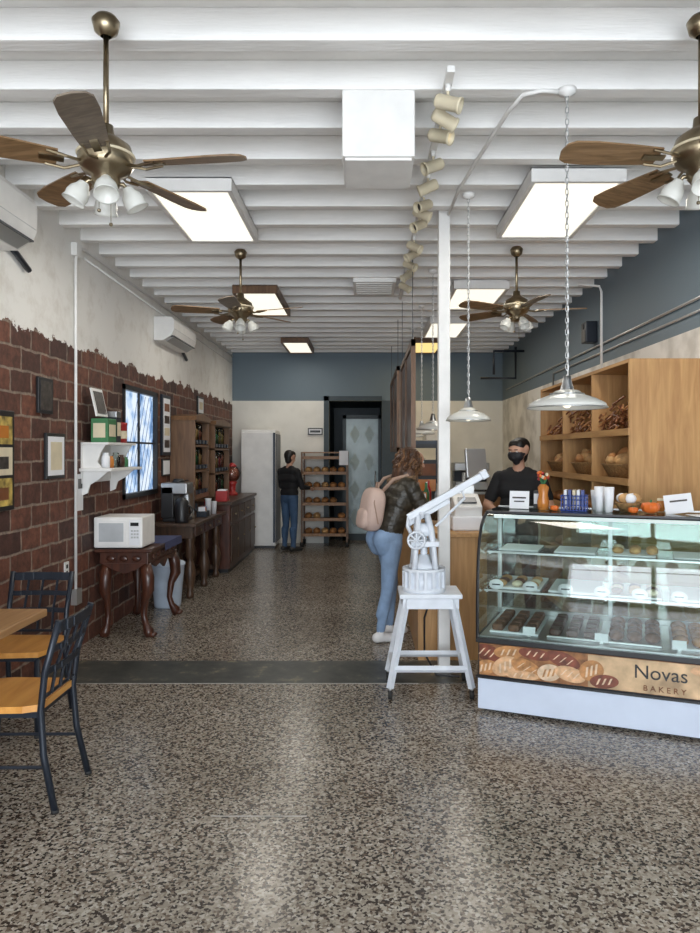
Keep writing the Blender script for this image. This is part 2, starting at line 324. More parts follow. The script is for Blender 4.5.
# ---------------------------------------------------------------- ceiling things
def fan(name,x,y,ang,zb=2.74,gk=4):
    b=B(name); c=(x,y,0)
    b.lathe([(0,ZJ),(.04,ZJ),(.055,ZJ-.02),(.045,ZJ-.06),(.02,ZJ-.08)],c,'brass')
    b.cyl((x,y,ZJ-.07),(x,y,zb+.14),.011,.011,'brass',10)
    b.lathe([(.0,zb+.17),(.028,zb+.165),(.032,zb+.13),(.06,zb+.11),(.095,zb+.085),(.108,zb+.045),(.108,zb+.01),(.09,zb-.02),(.055,zb-.04),(.055,zb-.07),(.04,zb-.09),(0,zb-.095)],c,'brass')
    b.torus((x,y,zb+.045),.108,.006,'cream')
    for k in range(5):
        a=ang+k*2*math.pi/5; R=Matrix.Rotation(a,3,'Z')@Matrix.Rotation(math.radians(13),3,'X')
        for sgn in (-1,1):
            b.tube([R@V((.09,sgn*.012,0))+V((x,y,zb+.0)),R@V((.15,sgn*.04,-.01))+V((x,y,zb)),R@V((.22,sgn*.045,.0))+V((x,y,zb))],.006,'brass',6)
        b.box(R@V((.2,0,.0))+V((x,y,zb)),(.09,.03,.008),'brass',R)
        pr=[(.18,-.05),(.30,-.060),(.46,-.069),(.54,-.065),(.57,-.045),(.58,0),(.57,.045),(.54,.065),(.46,.069),(.30,.060),(.18,.05)]
        n=len(pr); vs=[R@V((p[0],p[1],.009))+V((x,y,zb)) for p in pr]+[R@V((p[0],p[1],.002))+V((x,y,zb)) for p in pr]
        b.add(vs,[list(range(n))[::-1],[n+i for i in range(n)]]+[[i,(i+1)%n,n+(i+1)%n,n+i] for i in range(n)],M['blade'] if k!=gk else M['bladeback'])
    for k in range(4):
        a=ang+.5+k*math.pi/2; d=V((math.cos(a),math.sin(a),0)); p=V((x,y,zb-.065))
        b.tube([p+d*.03,p+d*.065+V((0,0,.004)),p+d*.08+V((0,0,-.015))],.009,'brass',8)
        R=(Matrix.Rotation(a,3,'Z')@Matrix.Rotation(math.radians(-28),3,'Y'))
        b.lathe([(.02,0),(.026,-.015),(.040,-.036),(.045,-.058),(.043,-.075),(.048,-.088),(.044,-.086),(.037,-.06),(.0,-.045)],p+d*.08+V((0,0,-.01)),'shade',20,R)
    b.tube([(x+.02,y,zb-.09),(x+.02,y,zb-.22)],.0015,'brass',5); b.ball((x+.02,y,zb-.23),.008,'brass',8)
    b.tube([(x-.02,y-.02,zb-.09),(x-.02,y-.02,zb-.17)],.0015,'brass',5); b.ball((x-.02,y-.02,zb-.18),.008,'brass',8)
    return b.done()
fan('ceiling_fan',-1.04,2.80,math.radians(-8))
fan('ceiling_fan',1.34,2.80,math.radians(42),2.77)
fan('ceiling_fan',-1.08,6.03,math.radians(-20),2.80)
fan('ceiling_fan',1.28,5.95,math.radians(-8),2.80)

def panel(x0,x1,y0,y1,m='panel',z=3.25,frame='oak',pw=14,col=(1,.95,.86)):
    b=B('ceiling_light_panel'); w=.03
    b.bx(x0,x1,y0,y1,z+.012,z+.02,m)
    for q in ((x0-w,x0,y0-w,y1+w),(x1,x1+w,y0-w,y1+w),(x0,x1,y0-w,y0),(x0,x1,y1,y1+w)): b.bx(q[0],q[1],q[2],q[3],z,z+.088,frame)
    b.bx(x0-w,x1+w,y0-w,y1+w,z+.08,ZJ,'white')
    o=b.done()
    l=bpy.data.lights.new('panel_lamp','AREA'); l.shape='RECTANGLE'; l.size=x1-x0-.04; l.size_y=y1-y0-.04; l.energy=pw; l.color=col
    lo=bpy.data.objects.new('panel_lamp',l); lo.location=((x0+x1)/2,(y0+y1)/2,z-.002); S.collection.objects.link(lo)
    lo.parent=o; lo.matrix_parent_inverse=Matrix.Translation(o.location).inverted()
panel(-1.36,-.88,4.45,5.48,frame='white')
panel(1.04,1.56,4.30,5.38,frame='white')
panel(-1.36,-.95,7.3,8.5,frame='oakd',pw=12)
panel(.92,1.42,7.1,8.1,frame='white',pw=12)
panel(-1.26,-.90,10.6,11.7,pw=9,frame='oakd')
panel(.85,1.30,9.0,10.1,frame='white',pw=9)
panel(.75,1.15,10.6,11.7,'panelwarm',pw=7,col=(1,.75,.38),frame='oakd')
b=B('ceiling_vent_box'); b.bx(-.115,.235,3.36,3.76,3.02,ZJ,'white',.006); b.bx(-.10,.22,3.38,3.74,3.008,3.02,'white'); b.done()
b=B('ceiling_vent_grille'); b.bx(-.13,.30,7.0,7.6,3.30,ZJ,'deck')
for i in range(6): b.bx(-.10,.27,7.05+i*.09,7.09+i*.09,3.292,3.30,'white')
b.done()
b=B('track_light'); b.bx(.365,.40,3.15,7.85,3.31,ZJ-.001,'white')
for i,(d,sx_,sy_) in enumerate(((3.26,1,-.3),(3.42,.9,.3),(3.60,.9,-.5),(3.98,-.8,-.3),(4.30,-.9,.1),(4.62,-.7,-.5),(4.78,.8,-.1),(5.02,-.6,-.4),(5.55,.6,-.3),(5.78,-.6,-.2),(6.1,.6,-.4),(6.45,-.5,-.2),(6.9,.5,-.3))):
    p=V((.382,d,3.31)); b.cyl(p,p+V((0,0,-.03)),.014,.014,'white',8); b.cyl(p,p+V((0,0,-.05)),.007,.007,'beige',8)
    q=p+V((.0,0,-.085)); dr=V((sx_,sy_,-.38)).normalized()
    b.tube([p+V((0,0,-.045)),p+V((0,0,-.06)),q],.006,'beige',6)
    R=dr.to_track_quat('Z','Y').to_matrix()
    b.lathe([(0,-.062),(.025,-.062),(.033,-.050),(.033,.050),(.038,.053),(.038,.064),(.032,.064),(.029,.03)],q,'beige',20,R); b.lathe([(.029,.03),(0,.028)],q,'bulb' if i in (2,6) else 'printdark',20,R)
b.done()
def pendant(x,y,D,zr=1.81):
    b=B('pendant_lamp'); r=D/2
    b.lathe([(0,ZJ),(.045,ZJ),(.04,ZJ-.02),(.01,ZJ-.035)],(x,y,0),'white')
    z=ZJ-.03; n=int((z-(zr+.17))/.028)
    for i in range(n):
        R=(Matrix.Rotation(math.pi/2,3,'Z') if i%2 else Matrix.Identity(3))@Matrix.Rotation(math.pi/2,3,'X')
        b.torus((x,y,z-.014-i*.028),.011,.0026,'alu',10,5,R,(.75,1.5))
    b.tube([(x,y,ZJ-.03),(x+.004,y,zr+.14)],.0025,'white',5)
    b.lathe([(.0,zr+.16),(.018,zr+.155),(.022,zr+.13),(.03,zr+.10),(.034,zr+.085)],(x,y,0),'steel')
    b.lathe([(.03,zr+.09),(r*.30,zr+.083),(r*.42,zr+.065),(r*.72,zr+.045),(r*.95,zr+.022),(r,zr),(r*.985,zr+.001),(r*.93,zr+.015),(r*.7,zr+.037),(r*.4,zr+.055),(.02,zr+.07)],(x,y,0),'shade',40)
    b.torus((x,y,zr+.002),r,.003,'steel',40,6)
    b.torus((x,y,zr+.067),r*.42,.004,'steel',30,6)
    b.ball((x,y,zr+.035),(.028,.028,.035),'bulb',12)
    b.done()
pendant(.965,3.36,.375); pendant(.69,4.72,.30); pendant(.64,6.7,.31); pendant(.66,8.3,.31); pendant(.66,9.8,.31)
b=B('ceiling_conduit_pipe'); b.tube([(.60,5.08,3.325),(.61,4.6,3.325),(.66,4.1,3.325),(.72,3.55,3.325),(.76,3.38,3.325),(.84,3.34,3.325),(.92,3.355,3.325)],.011,'white'); b.done()
b=B('electrical_conduit')
b.tube([(XL+.02,5.62,.45),(XL+.02,5.62,3.15),(XL+.02,5.66,3.24),(XL+.02,5.8,3.27),(XL+.02,12.2,3.27)],.012,'white')
b.tube([(XL+.02,5.8,3.20),(XL+.02,12.2,3.14)],.009,'white')
b.bx(XW,XL+.05,5.57,5.67,.38,.50,'alu'); b.bx(XW,XL+.05,5.57,5.67,3.17,3.27,'white'); b.done()
b=B('vertical_conduit_pipe'); b.tube([(XR-.045,7.0,2.3),(XR-.045,7.0,3.2),(XR-.05,7.05,3.27),(XR-.25,7.1,3.30)],.013,'white'); b.done()
b=B('horizontal_conduit_pipe'); b.tube([(XR-.015,3.0,2.72),(XR-.015,11.9,2.66)],.012,'alu'); b.tube([(XR-.015,3.0,2.62),(XR-.015,8.9,2.60),(XR-.015,9,2.0)],.010,'alu'); b.done()
b=B('black_pipe_bracket'); b.tube([(XR-.05,10.4,3.1),(XR-.5,10.4,3.1),(XR-.5,10.4,2.75)],.02,'darkmetal'); b.tube([(XR-.05,11.0,3.25),(XR-.05,11.0,2.76),(XR-.6,11.0,2.76)],.02,'darkmetal'); b.done()
b=B('wall_speaker'); b.bx(XR-.12,XR-.002,7.25,7.42,2.74,2.96,'darkmetal',.01); b.box((XR-.123,7.335,2.81),(.006,.12,.12),'black',None,.002); b.ball((XR-.122,7.335,2.91),(.01,.03,.03),'black',10); b.done()
def ac(y0,y1,z0,z1):
    b=B('air_conditioner'); pr=[(XW,z0),(XL+.10,z0),(XL+.20,z0+.06),(XL+.225,z0+.12),(XL+.225,z1-.04),(XL+.20,z1),(XW,z1)]
    b.prism(pr,y0,y1,'white',1)
    b.bx(XL+.13,XL+.22,y0+.03,y1-.03,z0+.045,z0+.055,'darkmetal')
    b.bx(XL+.225,XL+.228,y0+.02,y1-.02,z0+.125,z0+.13,'alu'); b.box((XL+.165,(y0+y1)/2,z0+.025),(.10,y1-y0-.1,.006),'alu',(0,-.55,0))
    b.tube([(XL+.03,y1-.02,z0+.05),(XL+.03,y1+.12,z0+.02),(XL+.03,y1+.3,z0-.05)],.02,'darkmetal')
    b.done()
ac(3.62,4.52,2.90,3.23); ac(7.75,8.75,2.84,3.10)

# ---------------------------------------------------------------- seating
def chair(name,x,y,ang):
    b=B(name); b.T=Matrix.Translation((x,y,0))@Matrix.Rotation(ang,4,'Z')
    b.prism([(-.19,-.17),(-.12,-.2),(.12,-.21),(.19,-.19),(.21,0),(.19,.19),(.12,.21),(-.12,.2),(-.19,.17)],.445,.475,'seat',2)
    b.box((0,0,.432),(.36,.37,.025),'darkmetal')
    for s in (-1,1):
        b.tube([(-.26,s*.19,0),(-.205,s*.18,.25),(-.19,s*.175,.45),(-.21,s*.178,.62),(-.275,s*.185,.85)],.016,'darkmetal',8)
        b.tube([(.20,s*.19,0),(.175,s*.175,.43)],.016,'darkmetal',8)
        b.tube([(-.225,s*.185,.20),(.19,s*.185,.20)],.008,'darkmetal',6)
        b.cyl((.20,s*.19,0),(.20,s*.19,.015),.018,.018,'rubber',8); b.cyl((-.26,s*.19,0),(-.26,s*.19,.015),.018,.018,'rubber',8)
    b.tube([(.185,-.18,.28),(.185,.18,.28)],.008,'darkmetal',6)
    for (z,xx,h) in ((.82,-.268,.05),(.72,-.238,.03),(.62,-.212,.03)):
        for q in range(6):
            y0=-.18+q*.06; bow=.03*(1-((y0+.03)/.18)**2)
            b.box((xx-bow*.7,y0+.03,z),(.012,.064,h),'darkmetal',None,.003)
    for q in (-.09,0,.09): b.tube([(-.20,q,.50),(-.222,q,.62),(-.262,q,.73),(-.285,q,.80)],.008,'darkmetal',6)
    b.tube([(-.195,-.17,.5),(-.195,.17,.5)],.009,'darkmetal',6)
    b.done()
chair('dining_chair',-1.64,3.29,math.pi+.01)
chair('dining_chair',-2.03,4.12,-math.pi/2)
b=B('dining_table'); b.bx(-2.33,-1.72,3.08,3.78,.715,.755,'tablewood',.006); b.bx(-2.06,-1.98,3.40,3.48,.03,.715,'oak',.004)
b.bx(-2.22,-1.82,3.40,3.48,0,.04,'darkmetal',.006); b.bx(-2.06,-1.98,3.2,3.68,0,.04,'darkmetal',.006); b.bx(-2.2,-1.84,3.2,3.68,.695,.715,'oak'); b.done()

# ---------------------------------------------------------------- left furniture
def cabriole(b,x,y,ztop,sx_,sy_,m='darkwood',k=1.0):
    pts=[(x,y,ztop),(x+.03*sx_,y+.02*sy_,ztop-.12),(x+.035*sx_,y+.03*sy_,ztop-.22),(x+.0*sx_,y,ztop*.5),(x-.015*sx_,y-.01*sy_,ztop*.28),(x+.005*sx_,y,.10),(x+.035*sx_,y+.02*sy_,.045),(x+.045*sx_,y+.025*sy_,0.0)]
    b.tube(pts,[.048*k,.055*k,.052*k,.034*k,.026*k,.028*k,.045*k,.036*k],m,12)
    for t in (-.022,0,.022): b.ball((x+.075*sx_,y+t+.025*sy_,.02),(.03,.012,.02),m,8)
    b.ball((x+.04*sx_,y+.03*sy_,ztop-.17),(.03,.045,.05),m,10)
b=B('console_table')
b.bx(-2.33,-1.84,6.0,7.0,.735,.765,'darkwood',.008); b.bx(-2.30,-1.88,6.04,6.96,.63,.735,'darkwood',.006)
b.prism([(6.10,.63),(6.25,.58),(6.38,.60),(6.5,.54),(6.62,.60),(6.75,.58),(6.9,.63)],-1.89,-1.87,'darkwood')
b.prism([(-2.28,.64),(-2.18,.585),(-2.08,.55),(-1.98,.585),(-1.9,.64)],6.03,6.05,'darkwood',1)
for k in range(5): b.ball((-1.875,6.2+k*.15,.68),(.012,.05,.028),'darkwood',10)
for k in range(3): b.ball((-2.2+k*.11,6.035,.68),(.04,.012,.028),'darkwood',10)
cabriole(b,-1.92,6.09,.63,1,-1); cabriole(b,-2.25,6.09,.63,-.3,-1); cabriole(b,-1.92,6.90,.63,1,1); cabriole(b,-2.25,6.90,.63,-.3,1)
b.done()
b=B('table_cloth'); b.bx(-2.30,-1.836,6.42,6.97,.765,.769,'cloth'); b.bx(-1.839,-1.836,6.42,6.97,.70,.769,'cloth'); b.done()
b=B('microwave_oven'); b.bx(-2.34,-1.92,6.01,6.37,.775,1.04,'white',.012)
b.bx(-2.31,-2.05,6.002,6.01,.80,1.015,'white',.003); b.bx(-2.29,-2.08,5.998,6.003,.83,.99,mat('mw_window',(.50,.52,.54),.15)); b.bx(-2.03,-1.94,6.002,6.01,.80,1.015,'paper')
b.bx(-2.02,-1.95,5.999,6.003,.965,.995,'screen')
for i in range(3):
    for j in range(3): b.bx(-2.015+i*.024,-1.998+i*.024,5.999,6.003,.86+j*.028,.875+j*.028,'alu')
for x in (-2.28,-1.97):
    for y in (6.08,6.33): b.cyl((x,y,.765),(x,y,.778),.012,.012,'rubber',8)
b.done()
b=B('trash_bin'); b.lathe([(0,0),(.13,0),(.135,.02),(.17,.42),(.178,.43),(.178,.45),(.165,.45),(.12,.05),(0,.04)],(-2.06,7.27,0),'bin')
b.lathe([(.0,.50),(.08,.49),(.17,.46),(.178,.44)],(-2.06,7.27,0),'bin'); b.done()
b=B('sideboard_table')
b.bx(-2.33,-1.83,7.52,9.15,.79,.83,'darkwood2',.008); b.bx(-2.30,-1.88,7.58,9.10,.66,.79,'darkwood2',.005)
for y in (7.68,8.35,9.0):
    for x in (-1.93,-2.24):
        b.lathe([(0,.0),(.04,0),(.045,.04),(.03,.08),(.05,.16),(.065,.28),(.045,.38),(.03,.42),(.05,.46),(.045,.60),(.05,.66)],(x,y,0),'darkwood2',16)
b.bx(-2.27,-1.91,7.66,7.70,.10,.15,'darkwood2'); b.bx(-2.11,-2.05,7.68,9.0,.10,.15,'darkwood2'); b.bx(-2.27,-1.91,8.98,9.02,.10,.15,'darkwood2')
for k in range(3): b.bx(-1.88,-1.865,7.66+k*.48,8.08+k*.48,.68,.775,'darkwood',.004)
for k in range(3): b.ball((-1.855,7.87+k*.48,.727),.014,'brass',8)
b.done()
b=B('coffee_machine')
b.bx(-2.24,-1.98,7.70,7.98,.83,.87,'black',.01); b.bx(-2.26,-2.12,7.70,7.98,.87,1.22,'black',.01); b.bx(-2.26,-1.97,7.70,7.98,1.13,1.26,'steel',.015)
b.lathe([(0,.875),(.07,.875),(.08,.92),(.07,.99),(.05,1.01),(.055,1.03)],(-2.04,7.84,0),'glass',20); b.lathe([(0,.88),(.066,.88),(.074,.92),(.07,.95),(0,.95)],(-2.04,7.84,0),'choc',20)
b.cyl((-2.1,7.84,1.26),(-2.1,7.84,1.30),.07,.05,'black',18); b.done()
b=B('coffee_dispenser'); b.lathe([(0,.83),(.09,.83),(.095,.85),(.085,.87),(.085,1.15),(.09,1.17),(.06,1.22),(.02,1.24),(0,1.24)],(-2.08,8.12,0),'steel'); b.cyl((-2.0,8.12,.93),(-1.95,8.12,.93),.012,.012,'black',8)
b.bx(-1.98,-1.96,8.11,8.13,.93,1.0,'black'); b.torus((-2.08,8.12,1.245),.03,.006,'black',12,6,Matrix.Rotation(math.pi/2,3,'X')); b.done()
b=B('coffee_carafe'); b.lathe([(0,.83),(.07,.83),(.075,.86),(.07,1.06),(.045,1.10),(0,1.11)],(-2.0,7.60,0),'black'); b.torus((-1.93,7.60,.97),.045,.008,'black',12,6,Matrix.Rotation(math.pi/2,3,'X')); b.done()
b=B('sugar_caddy'); b.bx(-2.0,-1.88,8.25,8.42,.83,.90,'darkmetal',.004)
for i in range(5): b.box((-1.94,8.27+i*.032,.915),(.08,.006,.07),['paper','red','yellowprint','bluep','paper'][i],(.1,0,0))
b.done()
b=B('paper_cup_stack')
for j,(x,y,h) in enumerate(((-1.92,8.52,.20),(-1.96,8.64,.16),(-1.90,8.74,.15))):
    b.lathe([(0,.83),(.03,.83),(.038,.83+h),(.041,.835+h),(.036,.83+h),(0,.82+h)],(x,y,0),'paper' if j!=1 else 'red',14)
b.done()
def dispenser(y0,y1,z0,z1,rows,cols,stand=None):
    b=B('candy_dispenser_cabinet'); x0,x1=-2.34,-2.04
    b.bx(x0,x0+.02,y0,y1,z0,z1,'oakd')
    for y in (y0,y1-.03): b.bx(x0,x1,y,y+.03,z0,z1,'oakd',.003)
    b.prism([(y0-.02,z1),(y1+.02,z1),(y1+.0,z1+.05),((y0+y1)/2,z1+.09),(y0,z1+.05)],x0,x1+.02,'oakd')
    H=(z1-z0)/rows; W=(y1-y0-.06)/cols
    for r_ in range(rows+1): b.bx(x0,x1,y0,y1,z0+r_*H-.012,z0+r_*H+.012,'oakd') if r_ else b.bx(x0,x1,y0,y1,z0,z0+.024,'oakd')
    cs=['candy','red','choc','yellowprint','breadlight','green']
    for r_ in range(rows):
        for c in range(cols):
            yc=y0+.03+W*(c+.5); zc=z0+r_*H+.02
            b.lathe([(0,zc+.04),(W*.38,zc+.05),(W*.40,zc+H*.78),(W*.3,zc+H*.86)],(x0+.17,yc,0),'glass',12)
            b.lathe([(0,zc+.045),(W*.34,zc+.05),(W*.36,zc+H*(.4+.3*random.random())),(0,zc+H*.72)],(x0+.17,yc,0),random.choice(cs),12)
            b.lathe([(0,zc+H*.9),(W*.30,zc+H*.89),(W*.33,zc+H*.83)],(x0+.17,yc,0),'black',12)
            b.box((x1-.03,yc,zc+.03),(.06,W*.5,.05),'darkmetal',None,.006)
    if stand is not None:
        b.bx(x0,x1,y0,y1,z0-.03,z0,'oakd')
        for y in (y0,y1-.03): b.bx(x0,x0+.04,y,y+.03,stand,z0,'oakd'); b.bx(x1-.05,x1-.01,y,y+.03,stand,z0,'oakd')
    b.done()
dispenser(8.35,9.10,1.06,1.98,3,4,.83)
dispenser(9.45,10.45,.97,1.97,3,5,.94)
b=B('dark_cabinet'); b.bx(-2.33,-1.80,9.25,11.30,.05,.90,'darkwood',.006); b.bx(-2.34,-1.77,9.22,11.33,.90,.94,'darkwood2',.006); b.bx(-2.30,-1.83,9.28,11.27,0,.05,'black')
for k in range(4):
    y=9.30+k*.5; b.bx(-1.80,-1.785,y+.02,y+.47,.12,.62,'darkwood2',.006); b.bx(-1.80,-1.785,y+.02,y+.47,.66,.86,'darkwood2',.006); b.ball((-1.775,y+.25,.76),.014,'brass',8); b.ball((-1.775,y+.42,.4),.014,'brass',8)
b.done()
b=B('napkin_box'); b.bx(-2.0,-1.85,9.30,9.48,.94,1.08,'red',.006); b.bx(-1.98,-1.87,9.33,9.45,1.08,1.10,'paper'); b.done()
b=B('gumball_machine')
b.lathe([(0,.94),(.09,.94),(.085,.97),(.05,1.0),(.06,1.1),(.08,1.14),(.05,1.16)],(-2.05,10.72,0),'red',20); b.ball((-2.05,10.72,1.27),.13,'glass',18); b.ball((-2.05,10.72,1.25),.115,'candy',14); b.lathe([(.06,1.37),(.07,1.39),(.03,1.43),(0,1.44)],(-2.05,10.72,0),'red',16); b.done()
b=B('wall_shelf')
b.bx(XW,-2.08,5.72,6.50,1.44,1.465,'white',.004); b.bx(XW,-2.12,5.76,6.46,1.66,1.68,'white',.004)
for y in (5.78,6.42):
    b.prism([(XW,1.24),(XL+.05,1.26),(XL+.07,1.33),(XL+.14,1.37),(XL+.22,1.44),(XW,1.44)],y,y+.02,'white',1)
    b.prism([(XW,1.46),(XL+.17,1.46),(XL+.13,1.52),(XL+.16,1.60),(XL+.2,1.66),(XW,1.66)],y,y+.02,'white',1)
b.bx(XW,XL+.012,5.76,6.46,1.34,1.68,'white'); b.done()
b=B('jar_group')
for j,(y,m_,h,r_) in enumerate(((5.86,'paper',.13,.035),(5.97,'amber',.10,.03),(6.10,'glass',.13,.035),(6.22,'choc',.11,.035),(6.33,'green',.09,.03))):
    b.lathe([(0,1.465),(r_,1.465),(r_,1.465+h*.75),(r_*.7,1.465+h*.85),(r_*.75,1.465+h),(0,1.465+h)],(-2.18,y,0),m_,14)
b.done()
b=B('tea_box'); b.bx(-2.28,-2.14,5.80,6.00,1.68,1.88,'green',.004); b.bx(-2.138,-2.135,5.83,5.97,1.73,1.83,'cream'); b.bx(-2.26,-2.16,5.797,5.80,1.72,1.84,'cream'); b.done()
b=B('decor_tin'); b.bx(-2.3,-2.17,6.08,6.20,1.68,1.95,'darkmetal',.004); b.bx(-2.302,-2.168,6.078,6.202,1.90,1.955,'steel',.004); b.bx(-2.168,-2.165,6.10,6.18,1.74,1.86,'cream'); b.done()
b=B('coffee_tin'); b.lathe([(0,1.68),(.06,1.68),(.06,1.84),(.063,1.842),(.063,1.865),(0,1.865)],(-2.22,6.32,0),'red',20); b.lathe([(.061,1.72),(.061,1.79)],(-2.22,6.32,0),'cream',20); b.done()
b=B('leaning_photo_frame'); R=Matrix.Rotation(-.22,3,'Y'); b.box((-2.255,5.91,2.015),(.015,.24,.24),'white',R); b.box((-2.247,5.91,2.015),(.01,.19,.19),'printdark',R); b.done()
def frame(y0,y1,z0,z1,fm,inner,w=.02,mt=None):
    b=B('picture_frame'); b.bx(XW,XL+.022,y0,y1,z0,z1,fm,.003); b.bx(XL+.022,XL+.024,y0+w,y1-w,z0+w,z1-w,mt or 'paper')
    iw=w*2.6 if mt is None else w*1.2
    b.bx(XL+.024,XL+.025,y0+iw,y1-iw,z0+iw,z1-iw,inner); b.done()
frame(4.98,5.21,1.88,2.14,'black','printdark',.02,'darkmetal')
frame(5.10,5.42,1.40,1.74,'black','cream',.025)
frame(9.7,10.05,2.12,2.38,'black','cream',.03)
frame(8.02,8.32,1.32,1.52,'black','paper',.02,'paper')
frame(11.2,11.5,1.6,2.0,'black','cream',.03)
b=B('bakery_poster'); b.bx(XW,XL+.02,4.22,4.64,1.22,1.87,'black',.003)
for j in range(3): b.bx(XL+.02,XL+.022,4.25,4.61,1.25+j*.2,1.43+j*.2,['yellowprint','cream','yellowprint'][j]); b.bx(XL+.022,XL+.023,4.30,4.56,1.29+j*.2,1.37+j*.2,['twig','printdark','amber'][j])
b.done()
b=B('menu_frame'); b.bx(XW,XL+.03,7.98,8.32,1.56,2.26,'darkmetal',.003); b.bx(XL+.03,XL+.033,8.02,8.28,1.60,2.22,'paper')
for j in range(4): b.bx(XL+.033,XL+.035,8.05,8.25,1.65+j*.14,1.74+j*.14,['printdark','cream','printdark','twig'][j])
b.done()
b=B('price_tag'); b.bx(XW,XL+.006,5.68,5.80,1.12,1.42,'paper'); b.bx(XL+.006,XL+.008,5.70,5.78,1.30,1.38,'printdark'); b.done()
b=B('wall_outlet'); b.bx(XW,XL+.012,5.44,5.51,.62,.74,'white'); b.bx(XL+.012,XL+.014,5.46,5.49,.64,.67,'black'); b.bx(XL+.012,XL+.014,5.46,5.49,.69,.72,'black'); b.done()

b=B('refrigerator'); b.bx(-2.08,-1.50,11.62,12.26,.04,1.97,'white',.015); b.bx(-2.07,-1.51,11.60,11.62,.08,1.93,'white',.008); b.bx(-1.54,-1.50,11.585,11.602,.1,1.92,'darkmetal'); b.bx(-2.06,-1.52,11.64,12.2,0,.04,'black')
b.bx(-1.50,-1.49,11.66,12.2,.1,1.9,'darkmetal'); b.done()
b=B('sign_board'); b.bx(-1.02,-.76,YB-.03,YB-.002,1.90,2.02,'black'); b.bx(-1.0,-.78,YB-.034,YB-.03,1.92,2.0,'paper'); b.bx(-.98,-.8,YB-.036,YB-.034,1.94,1.98,'black'); b.done()
b=B('bread_rack'); x0,x1,y0,y1=-1.08,-.32,11.78,12.24
for x in (x0,x1):
    for y in (y0,y1): b.bx(x-.015,x+.015,y-.015,y+.015,.08,1.60,'oakd'); b.cyl((x,y,.0),(x,y,.08),.03,.03,'rubber',10)
for k in range(6):
    z=.18+k*.26; b.bx(x0,x1,y0,y1,z,z+.02,'oak'); b.bx(x0,x1,y0-.015,y0,z,z+.05,'oak')
b.bx(x0,x1,y0,y1,1.58,1.60,'oak'); b.bx(-.45,-.30,y0-.03,y0-.025,1.38,1.62,'paper'); b.done()
b=B('bread_loaves')
for k in range(5):
    z=.20+k*.26+.0
    for j in range(5):
        if random.random()<.9: b.ball((x0+.1+j*.14,y0+.19,z+.055),(.065,.13,.055),random.choice(['bread','breadlight','bread']),12)
b.done()

# ---------------------------------------------------------------- service counter
CX0,CX1,CY0,CY1,CZ=.38,.95,5.38,10.6,.98
b=B('service_counter'); b.bx(CX0+.02,CX1-.02,CY0,CY1,0,CZ-.035,'ply'); b.bx(CX0,CX1,CY0-.02,CY1+.02,CZ-.035,CZ,'plyx',.005); b.done()
b=B('support_post'); b.bx(.53,.615,5.11,5.195,0,ZD,'white',.006); b.bx(.51,.635,5.09,5.215,0,.012,'white'); b.done()
for (y0,y1,z0,z1) in ((6.2,8.2,1.52,2.60),(9.1,11.6,1.60,2.72)):
    b=B('hanging_wood_screen'); x=.42
    for yy in (y0,(y0+y1)/2-.03,y1-.06): b.bx(x-.02,x+.02,yy,yy+.06,z0,z1,'oakd')
    for zz in (z0,z1-.06): b.bx(x-.02,x+.02,y0,y1,zz,zz+.06,'oakd')
    b.bx(x-.004,x+.004,y0+.06,y1-.06,z0+.06,z1-.06,'darkwood')
    for yy in (y0+.1,y1-.1): b.tube([(x,yy,z1),(x,yy,ZJ+.0)],.004,'darkmetal',5)
    b.done()
b=B('cash_register'); b.bx(.68,.93,5.50,5.85,CZ,1.09,'paper',.01); b.box((.81,5.66,1.16),(.22,.26,.12),'white',(.35,0,0),.01); b.bx(.74,.90,5.80,5.84,1.09,1.32,'alu',.006); b.box((.81,5.60,1.215),(.14,.10,.01),'darkmetal',(.35,0,0)); b.done()
b=B('pos_monitor'); b.cyl((.86,6.15,CZ),(.86,6.15,1.42),.018,.018,'alu',12); b.cyl((.86,6.15,CZ),(.86,6.15,CZ+.015),.08,.08,'alu',20); b.box((.96,6.12,1.50),(.20,.03,.26),'alu',(-.15,0,.35),.008); b.done()
b=B('card_holder'); b.bx(.45,.60,6.9,7.0,CZ,1.2,'amber',.004); b.bx(.46,.59,6.895,6.9,1.0,1.19,'paper'); b.done()
b=B('bottle_group')
for j in range(7):
    x=.5+random.random()*.3; y=7.3+j*.22; b.lathe([(0,CZ),(.035,CZ),(.036,CZ+.15),(.014,CZ+.21),(.014,CZ+.27),(0,CZ+.27)],(x,y,0),random.choice(['amber','green','steel','red','bread']),12)
b.done()
b=B('drink_cooler'); b.bx(.6,.92,8.95,9.5,CZ,1.75,'darkmetal',.01); b.bx(.62,.90,8.94,8.95,1.05,1.7,'black')
for k in range(3): b.bx(.63,.89,8.93,8.94,1.1+k*.2,1.25+k*.2,['amber','twig','cream'][k])
b.done()
b=B('back_counter'); b.bx(1.3,2.35,11.6,12.25,0,.9,'oak'); b.bx(1.28,2.37,11.57,12.28,.9,.94,'steel'); b.done()
b=B('espresso_machine'); b.bx(1.5,2.05,11.75,12.15,.96,1.10,'steel',.01); b.bx(1.5,2.05,11.9,12.15,1.10,1.3,'darkmetal'); b.bx(1.48,2.07,11.72,12.17,1.28,1.42,'steel',.015)
for x in (1.65,1.9): b.cyl((x,11.8,1.28),(x,11.8,1.22),.03,.03,'black',12); b.tube([(x,11.8,1.23),(x,11.65,1.22)],.012,'black')
for x in (1.53,2.02):
    for y in (11.8,12.1): b.cyl((x,y,.94),(x,y,.965),.02,.02,'black',8)
b.done()
b=B('tall_white_cabinet'); b.bx(1.0,1.27,11.7,12.25,.0,1.95,'white',.01); b.bx(1.02,1.26,11.69,11.70,.05,.95,'white'); b.bx(1.02,1.26,11.69,11.70,1.0,1.9,'white'); b.ball((1.24,11.68,.8),.012,'steel',8); b.ball((1.24,11.68,1.15),.012,'steel',8); b.done()
